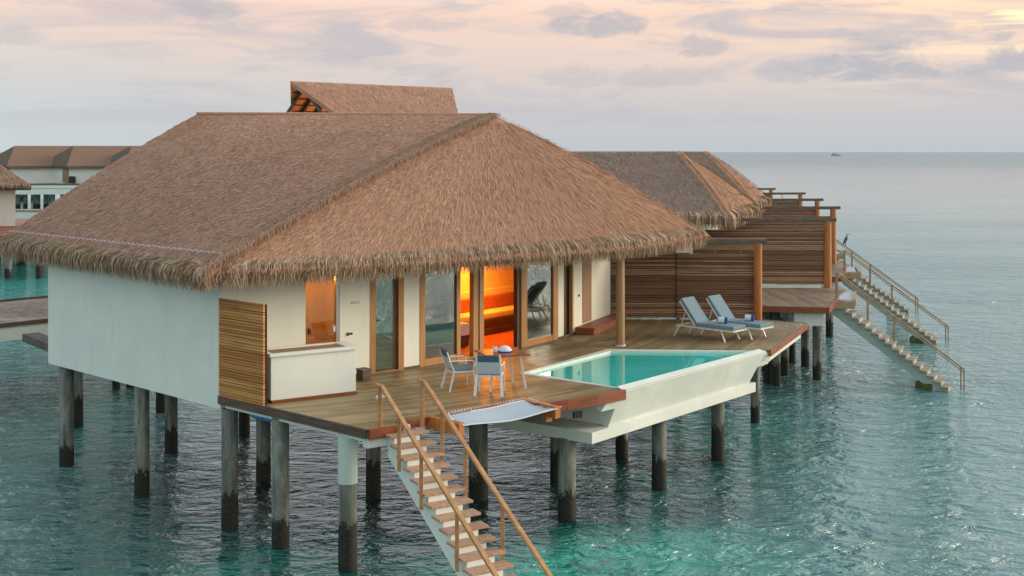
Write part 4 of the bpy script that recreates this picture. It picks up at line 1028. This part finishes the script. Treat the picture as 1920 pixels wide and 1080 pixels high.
# ------------------------------------------------------------------ the neighbouring villas to the right
NB = []
def neighbour():
    post = Vector((11.65, 43.3, DECK))
    # villa
    v = thing('overwater_villa', (7.9, 42.1, 0), 'first neighbouring thatched villa, behind the right end of the big roof', 'villa', 'neighbouring villas along the row')
    h = DECK + 2.70
    e1, e2 = Vector((7.75, 42.0, h)), Vector((10.35, 49.4, h)); e3 = e2 + Vector((-9.5, 2.6, 0)); e4 = e1 + Vector((-9.5, .6, 0))
    r1 = Vector((6.63, 47.0, CAMZ + .03)); r2 = Vector((-.5, 47.6, CAMZ + .03))
    G = Patch([e4, e1], [r2, r1], .1); O = Patch([e1, e2], [r1], .1); Bk = Patch([e2, e3], [r1, r2], .05); Lf = Patch([e3, e4], [r2], .05)
    mb = MB(); [q.surf(mb, 24, 10) for q in (G, O, Bk, Lf)]; rf = mb.build('roof', M['thatch_base'], v, smooth=True)
    sf = MB(); sf.prism([(p.x, p.y) for p in (e1, e2, e3, e4)], h - .2, h - .12); sf.build('soffit', M['soffit'], rf)
    P, W = G.reeds(22000, .26, .009, .03); ribbons('reed_layer', P, W, M['thatch_shaded'], rf)
    P, W = O.reeds(7000, .3, .010, .02, tri=True); ribbons('reed_layer', P, W, M['thatch_front'], rf)
    P, W = cat2([hip_geo(e1, r1, 900, .30, .009), hip_geo(e2, r1, 300, .25, .009)]); ribbons('hip_cap', P, W, M['thatch_front'], rf)
    P, W = cat2([fringe_geo([e4, e1], G, 130, .48, .016, .14), fringe_geo([e1, e2], O, 130, .46, .016, .14)]); fr = ribbons('eave_fringe', P, W, M['fringe'], v)
    bk = drop_strip([e4, e1], .30, .12, G); b2 = drop_strip([e1, e2], .3, .12, O); bk.add(b2.v, b2.f); bk.build('fringe_backing', M['soffit'], fr)
    w = MB(); w.prism([(6.6, 43.4), (8.7, 49.4), (.6, 51.2), (-.8, 43.8)], DECK - .1, DECK + 2.55); w.build('wall', M['cream'], v)
    for (x, y) in ((6.2, 44.0), (3.0, 44.3), (7.9, 48.4), (1.2, 49.5)):
        b = MB(); b.cyl((x, y, -1), (x, y, DECK - .1), .17, n=14); b.build('pile', M['pile'], v)
    # deck
    dk = thing('side_deck', (9.5, 40, DECK), 'pale timber deck of the first neighbouring villa, behind the loungers', 'deck', 'decks of the neighbouring villas')
    ring = [Vector((6.4, 38.4, 0)), at(1428, 574), at(1551, 577), at(1570, 556), at(1588, 543), at(1560, 530), post + Vector((.3, .4, 0)), Vector((6.4, 43.4, 0))]
    b = MB(); b.prism([(p.x, p.y) for p in ring], DECK - .05, DECK); b.build('deck_boards', M['deck_far'], dk)
    b = MB(); 
    for p, q in ((ring[0], ring[1]), (ring[1], ring[2]), (ring[2], ring[3])): 
        d = (Vector((q.x, q.y, 0)) - Vector((p.x, p.y, 0))).normalized(); nn = Vector((d.y, -d.x, 0)) * .035
        b.bar((p.x + nn.x, p.y + nn.y, DECK - .085), (q.x + nn.x, q.y + nn.y, DECK - .085), .06, .20)
    b.build('fascia', M['fascia'], dk, .006)
    b = MB(); q0 = at(1494, 577); q1 = at(1549, 578); b.prism([(q0.x, q0.y + .35), (q1.x, q1.y + .3), (q1.x, q1.y + 3), (q0.x, q0.y + 3)], DECK - .62, DECK - .06); b.build('pool_tank', M['concrete'], dk, .01)
    for (x, y) in ((8.6, 39.4), (9.0, 41.6), (10.4, 40.0), (10.6, 42.4)):
        c = MB(); c.cyl((x, y, -1), (x, y, DECK - .06), .155, n=14); c.build('pile', M['pile'], dk)
    b = MB(); a0 = at(1558, 563); a1 = at(1597, 563); b.bar((a0.x, a0.y, DECK - .15), (a1.x + .1, a1.y, DECK - .15), .12, .26); a2 = at(1597, 546); b.bar((a1.x + .1, a1.y + .08, DECK - .1), (a2.x + .1, a2.y, DECK - .1), .12, .2); b.build('net_beam', M['steel_rail'], dk, .006)
    b = MB(); b.add([at(1562, 560), at(1596, 560), at(1594, 547), at(1566, 547)], [(0, 1, 2, 3)]); o = b.build('net', M['net'], dk); o.location.z -= .03
    md = o.modifiers.new('thick', 'SOLIDIFY'); md.thickness = .015
    # screen
    p0 = Vector((5.9, 43.45, DECK)); s_, d, n = screen('slatted_screen', 'brown slatted screen standing on the first neighbouring deck behind the sunlit one', p0, post + Vector((-.14, .02, 0)), .12, 2.12)
    b = MB(); b.cyl(post, post + Vector((0, 0, 2.44)), .14, .135, 18); b.build('post', M['post'], s_)
    b = MB(); b.bar((p0.x, p0.y, DECK + 2.50), (post.x + .30, post.y - .03, DECK + 2.50), .17, .13); b.build('top_beam', M['greybeam'], s_, .006)
    b = MB(); c0, c1 = p0 + Vector((0, -.12, .06)), post + Vector((-.3, -.12, .06)); b.bar(c0, c1, .2, .11); b.build('base_kerb', M['concrete'], s_)
    for t in (.3, .6, .8): c = p0.lerp(post, t); b = MB(); b.bar((c.x, c.y + .02, DECK + 2.12), (c.x, c.y + .02, DECK + 2.44), .03, .03); b.build('hanger', M['slat'], s_)
    # stairs
    sa, sb = Vector((11.12, 40.0)), Vector((13.95, 38.3)); dd = (sb - sa); run = dd.length / 15
    stt = stair('sea_stairs', 'white stairs of the first neighbouring villa, closest of the far flights', (sa.x, sa.y), dd, 17, .155, run, .85, 'stairs from villa decks down into the sea', rail_h=.80, spine_w=.5, thin=True,
          mats={'rail': M['steel_rail'], 'tread': M['far_tread'], 'spine': M['far_spine'], 'moss': True}, posts_l=(4, 8), posts_r=(4, 8))
    return post, [v, dk, s_, stt[0]], stt
POST, GRP, ST = neighbour()
ORD = ['second', 'third', 'fourth', 'fifth']
LBL = {
 'overwater_villa': ['second neighbouring thatched villa, its roof just behind the first one', 'third neighbouring thatched villa, almost hidden behind the second roof'],
 'side_deck': ['timber deck of the second neighbouring villa, above and behind the first', 'timber deck of the third neighbouring villa, near the heron'],
 'slatted_screen': ['second far slatted screen, its tall post rising just right of the nearest far screen', 'third far slatted screen along the row of villas', 'fourth far slatted screen along the row of villas', 'farthest slatted screen along the row, beside the second roof'],
 'sea_stairs': ['white stairs of the second neighbouring villa, the middle far flight', 'white stairs of the third neighbouring villa, the farthest flight, with the heron on its rail'],
}
TR = [((2.75, 9.3), 3), ((4.35, 18.2), 7), ((5.75, 27.5), 11), ((5.9, 36.2), 15)]
for k, (T, ang) in enumerate(TR):
    for o in GRP:
        kind = o.name.split('.')[0]
        if k >= len(LBL[kind]): continue
        c = copy_tree(o); th = R(ang) if kind != 'sea_stairs' else R(-4 * (k + 1))
        Mz = Matrix.Rotation(R(ang), 3, 'Z'); loc = POST + Mz @ (Vector(o.location) - POST) + Vector((*T, 0))
        c.location = loc; c.rotation_euler.z = R(ang); c['label'] = LBL[kind][k]
        if kind == 'sea_stairs' and k == 1: ST3 = c

def heron():
    root0, C, s, d = ST; loc = root0.location
    p = C(2.6) + s * (.85 / 2 + .03) * 1 + Vector((0, 0, .83))
    Mz = Matrix.Rotation(R(TR[1][1]), 3, 'Z'); p = Vector(ST3.location) + Mz @ (p - Vector(loc))
    r = thing('heron', p, 'grey heron perched on the handrail of the farthest flight of stairs', 'heron')
    # body grown as one skinned chain: tail, body, neck, head
    pts = [(-.12, 0, .16), (-.05, 0, .30), (.03, 0, .48), (.09, 0, .62), (.08, 0, .72), (.13, 0, .80), (.19, 0, .82)]
    rad = [.03, .10, .13, .075, .035, .035, .04]
    me = bpy.data.meshes.new('body'); me.from_pydata(pts, [(i, i + 1) for i in range(len(pts) - 1)], []); o = bpy.data.objects.new('body', me); COL.objects.link(o)
    o.parent = r; md = o.modifiers.new('skin', 'SKIN'); ss = o.modifiers.new('sub', 'SUBSURF'); ss.levels = ss.render_levels = 2
    for i, q in enumerate(me.skin_vertices[0].data): q.radius = (rad[i], rad[i] * .85); q.use_root = (i == 2)
    me.materials.append(M['heron'])
    b = MB(); b.cyl(p + Vector((.19, 0, .815)), p + Vector((.40, 0, .78)), .022, .003, 8); b.build('beak', M['beak'], r)
    for y in (-.04, .04):
        b = MB(); b.tube([p + Vector((.0, y, .36)), p + Vector((.03, y, .18)), p + Vector((0, y, .0))], .012, 6); b.tube([p + Vector((-.04, y, .005)), p + Vector((.07, y, .005))], .01, 6); b.build('leg', M['beak'], r)
    for y in (-.1, .1):
        b = MB(); b.slab([p + Vector((.08, y, .56)), p + Vector((.10, y, .42)), p + Vector((-.06, y, .20)), p + Vector((-.19, y, .06)), p + Vector((-.10, y, .34))], (0, .02 * (1 if y > 0 else -1), 0)); b.build('wing', M['heron'], r)
heron()
[setattr(o, 'scale', (.72, .72, .72)) for o in bpy.data.objects if o.name == 'heron']

# ------------------------------------------------------------------ left background
def far_villa():
    """row villa, front towards -Y, origin under its middle at deck level"""
    r = thing('lagoon_villa', (0, 0, 0), 'far white villa with thatched hip roof, second from the left of the background row', 'villa', 'villas in the background row')
    e = [Vector((-6.2, 3.0, 2.7)), Vector((.7, -2.2, 2.7)), Vector((11.5, 2.6, 2.7)), Vector((5.0, 9, 2.7))]; g1, g2 = Vector((0, 2.6, 6.02)), Vector((8.6, 6.2, 6.02))
    mb = MB(); Patch([e[0], e[1]], [g1], .05).surf(mb, 12, 6); o = mb.build('roof', M['far_roof_shaded'], r)
    mb = MB(); Patch([e[1], e[2]], [g1, g2], .05).surf(mb, 12, 6); Patch([e[2], e[3]], [g2], .05).surf(mb, 12, 6); Patch([e[3], e[0]], [g2, g1], .05).surf(mb, 12, 6); mb.build('roof_slope', M['far_roof'], o)
    b = MB(); b.prism([(p.x * .98 + .1, p.y * .98 + .05) for p in e], 2.35, 2.68); b.build('eave_fringe', M['far_roof_shaded'], r)
    b = MB(); b.prism([(-5.2, 3.0), (.7, -1.3), (10.6, 2.8), (5, 8)], -.1, 2.4); b.build('wall', M['white'], r)
    b = MB(); b.box((.1, -1.15, 1.2), (1.2, .12, 2.3), -.4); b.build('door', M['brownpanel'], r)
    b = MB(); b.box((1.4, -1.75, .55), (.9, .5, 1.1)); b.build('cabinet', M['black'], r)
    b = MB(); b.box((-4.4, 1.6, 2.25), (.6, .3, .3)); b.build('vent', M['black'], r)
    b = MB(); b.box((.5, -1.2, -.17), (10.4, 7.0, .12)); b.build('deck', M['fascia_dark'], r)
    b = MB(); b.box((.5, -4.5, -.70), (10.4, .3, .9)); b.build('retaining_beam', M['white'], r)
    for x in (-4.2, -1.6, 1.1, 3.7):
        b = MB(); b.cyl((x, -3.6, -4), (x, -3.6, -.3), .3, n=10); b.build('pile', M['pile'], r)
    return r
fv = far_villa()
FLAB = ['far white villa with thatched roof, middle of the background row on the left', 'far white villa at the left edge of the photo, end of the background row', 'far white villa beside the big roof slope, right end of the background row']
for k, (u, Y, a) in enumerate([(127, 190, 0), (15, 190, 0), (236, 190, 0)]):
    o = fv if k == 0 else copy_tree(fv)
    o.location = ((u - 960) / FPX * Y, Y, DECK); o.rotation_euler.z = R(a); o['label'] = FLAB[k]
def near_left_villa():
    c = Vector((-36.5, 84, DECK)); r = thing('lagoon_villa', c, 'white villa with thatched eave cut by the left edge of the photo', 'villa')
    tip = atY(58, 347, 80); h = tip.z
    e = [tip, tip + Vector((-12, -.5, 0)), tip + Vector((-14.0, 10, 0)), tip + Vector((-4.6, 10, 0))]; g1, g2 = tip + Vector((-6.6, 4.6, 2.9)), tip + Vector((-8, 5.4, 2.9))
    A_ = Patch([e[1], e[0]], [g2, g1], .05); mb = MB(); A_.surf(mb, 16, 8); Patch([e[0], e[3]], [g1], .05).surf(mb, 12, 6); Patch([e[3], e[2]], [g1, g2], .05).surf(mb, 12, 6); Patch([e[2], e[1]], [g2], .05).surf(mb, 12, 6)
    rf = mb.build('roof', M['far_roof'], r); P, W = A_.reeds(5000, .4, .016, .03); ribbons('reed_layer', P, W, M['thatch_front'], rf)
    P, W = fringe_geo([e[1], e[0]], A_, 90, .30, .018, .12); ribbons('eave_fringe', P, W, M['fringe'], r)
    b = MB(); b.prism([(p.x, p.y) for p in e], h - .35, h - .02); b.build('soffit', M['soffit'], r)
    x1 = atY(29, 400, 81).x
    b = MB(); b.prism([(x1, 81), (x1 - 10, 80.6), (x1 - 12, 89), (x1 - 4, 89)], DECK - .1, h - .3); b.build('wall', M['cream'], r)
    b = MB(); b.prism([(x1 + 5.2, 79.6), (x1 - 12, 79.2), (x1 - 12, 90), (x1 - 1, 90)], DECK - .35, DECK - .1); b.build('deck', M['fascia'], r)
    b = MB(); b.prism([(x1 + 5.0, 79.9), (x1 - 12, 79.6), (x1 - 12, 90), (x1 - 1, 90)], DECK - 1.2, DECK - .36); b.build('edge_beam', M['white'], r)
    b = MB(); b.prism([(-38, 71.5), (-28.6, 71.5), (-28.6, 79.3), (-38, 79.3)], DECK - .35, DECK - .12); b.build('landing', M['fascia'], r)
    for (px, py) in ((-31.0, 72.2), (-29.9, 74.5), (-32.4, 73.5), (-29.0, 72.0)):
        b = MB(); b.cyl((px, py, -2), (px, py, DECK - .36), .22, n=12); b.build('pile', M['pile'], r)
    for dx in (-1.2, .6, 3.0, -3):
        b = MB(); b.cyl((x1 + dx, 80.6, -2), (x1 + dx, 80.6, DECK - 1.0), .33, n=12); b.build('pile', M['pile'], r)
near_left_villa()
def jetties():
    # boardwalk that reaches the villa from the left
    r = thing('boardwalk', (-14, 37, DECK), 'pale plank boardwalk joining the villa from the left', 'boardwalk')
    a, b_, c, d = at(90, 598), at(-160, 626), at(-160, 581), at(90, 557.5)
    b_ = b_ + (b_ - a).normalized() * 34; c = c + (c - d).normalized() * 34
    e1 = a + (a - b_).normalized() * 5.0; e2 = d + (d - c).normalized() * 4.0
    b = MB(); b.prism([(p.x, p.y) for p in (b_, e1, e2, c)], DECK - .06, DECK); b.build('planks', M['deck_far'], r)
    b = MB(); b.bar((b_.x, b_.y - .03, DECK - .04), (e1.x, e1.y - .03, DECK - .04), .06, .12); b.bar((c.x, c.y + .03, DECK + .03), (e2.x, e2.y + .03, DECK + .03), .06, .07); b.build('fascia', M['fascia_dark'], r)
    b = MB(); b.bar((b_.x, b_.y + .2, DECK - .31), (e1.x, e1.y + .2, DECK - .31), .25, .40); b.build('edge_beam', M['concrete'], r)
    for t in (.08, .28, .48, .68, .93):
        p = b_.lerp(e1, t) + Vector((0, 2.2, 0)); b = MB(); b.cyl((p.x, p.y, -1), (p.x, p.y, DECK - .1), .2, n=12); b.build('pile', M['pile'], r)
    r = thing('walkway_beam', at(75, 632, -.3), 'short dark beam stub sticking out at the left wall corner', 'beam')
    p, q = at(57, 629, -.1), W4 + Vector((.35, .5, 0)); b = MB(); b.bar((p.x, p.y, DECK - .14), (q.x, q.y + .2, DECK - .14), .45, .22); b.build('beam', M['greybeam'], r, .01)
    # causeways behind
    r = thing('causeway', (-55, 160, DECK), 'white concrete causeway on many piles in front of the far row of villas', 'causeway')
    y = 160; x0, x1 = -78, -46
    b = MB(); b.box(((x0 + x1) / 2, y, DECK - .38), (x1 - x0, 3.0, .72)); b.build('slab', M['white'], r, .02)
    b = MB(); b.box(((x0 + x1) / 2, y - 1.2, DECK + .02), (x1 - x0, .25, .07)); b.build('kerb', M['fascia_dark'], r)
    for k in range(26):
        x = x0 + (k + .5 + random.uniform(-.2, .2)) * (x1 - x0) / 26; yy = y - 1.0 + random.uniform(0, 1.8); b = MB(); b.cyl((x, yy, -1), (x, yy, DECK - .7), (.30, .5, .38)[k % 3], n=10); b.build('pile', M['pile'], r)
    r = thing('causeway', (-40, 100, DECK), 'nearer low white walkway between the left villa and the roof slope', 'causeway')
    y = 102; x0, x1 = -80, -26
    b = MB(); b.box(((x0 + x1) / 2, y, DECK - .06), (x1 - x0, 2.4, .1)); b.build('deck', M['deck_far'], r)
    b = MB(); b.box(((x0 + x1) / 2, y - 1.0, DECK - .45), (x1 - x0, .25, .66)); b.build('edge_beam', M['white'], r, .02)
    for k in range(11):
        x = x0 + (k + .5) * (x1 - x0) / 11; b = MB(); b.cyl((x, y, -1), (x, y, DECK - .12), .3, n=10); b.build('pile', M['pile'], r)
jetties()
def boat():
    Y = 2300.0; p = atY(1567, 290.5, Y); p.z = 0; s = 1.0
    r = thing('ship', p, 'small distant boat on the horizon line', 'boat')
    b = MB(); b.prism([(p.x - 9, p.y - 2), (p.x + 7, p.y - 2), (p.x + 10.5, p.y), (p.x + 7, p.y + 2), (p.x - 9, p.y + 2)], -.5, 2.6); b.build('hull', M['boat_hull'], r)
    b = MB(); b.box((p.x - 2.5, p.y, 3.7), (9, 3, 2.2)); b.box((p.x - 4, p.y, 5.3), (4.5, 2.6, 1.0)); b.build('cabin', M['boat_white'], r)
    b = MB(); b.cyl((p.x - 1, p.y, 5), (p.x - 1, p.y, 8), .15, n=8); b.build('mast', M['boat_hull'], r)
boat()
sc.cycles.use_denoising = True
sc.cycles.max_bounces = 8
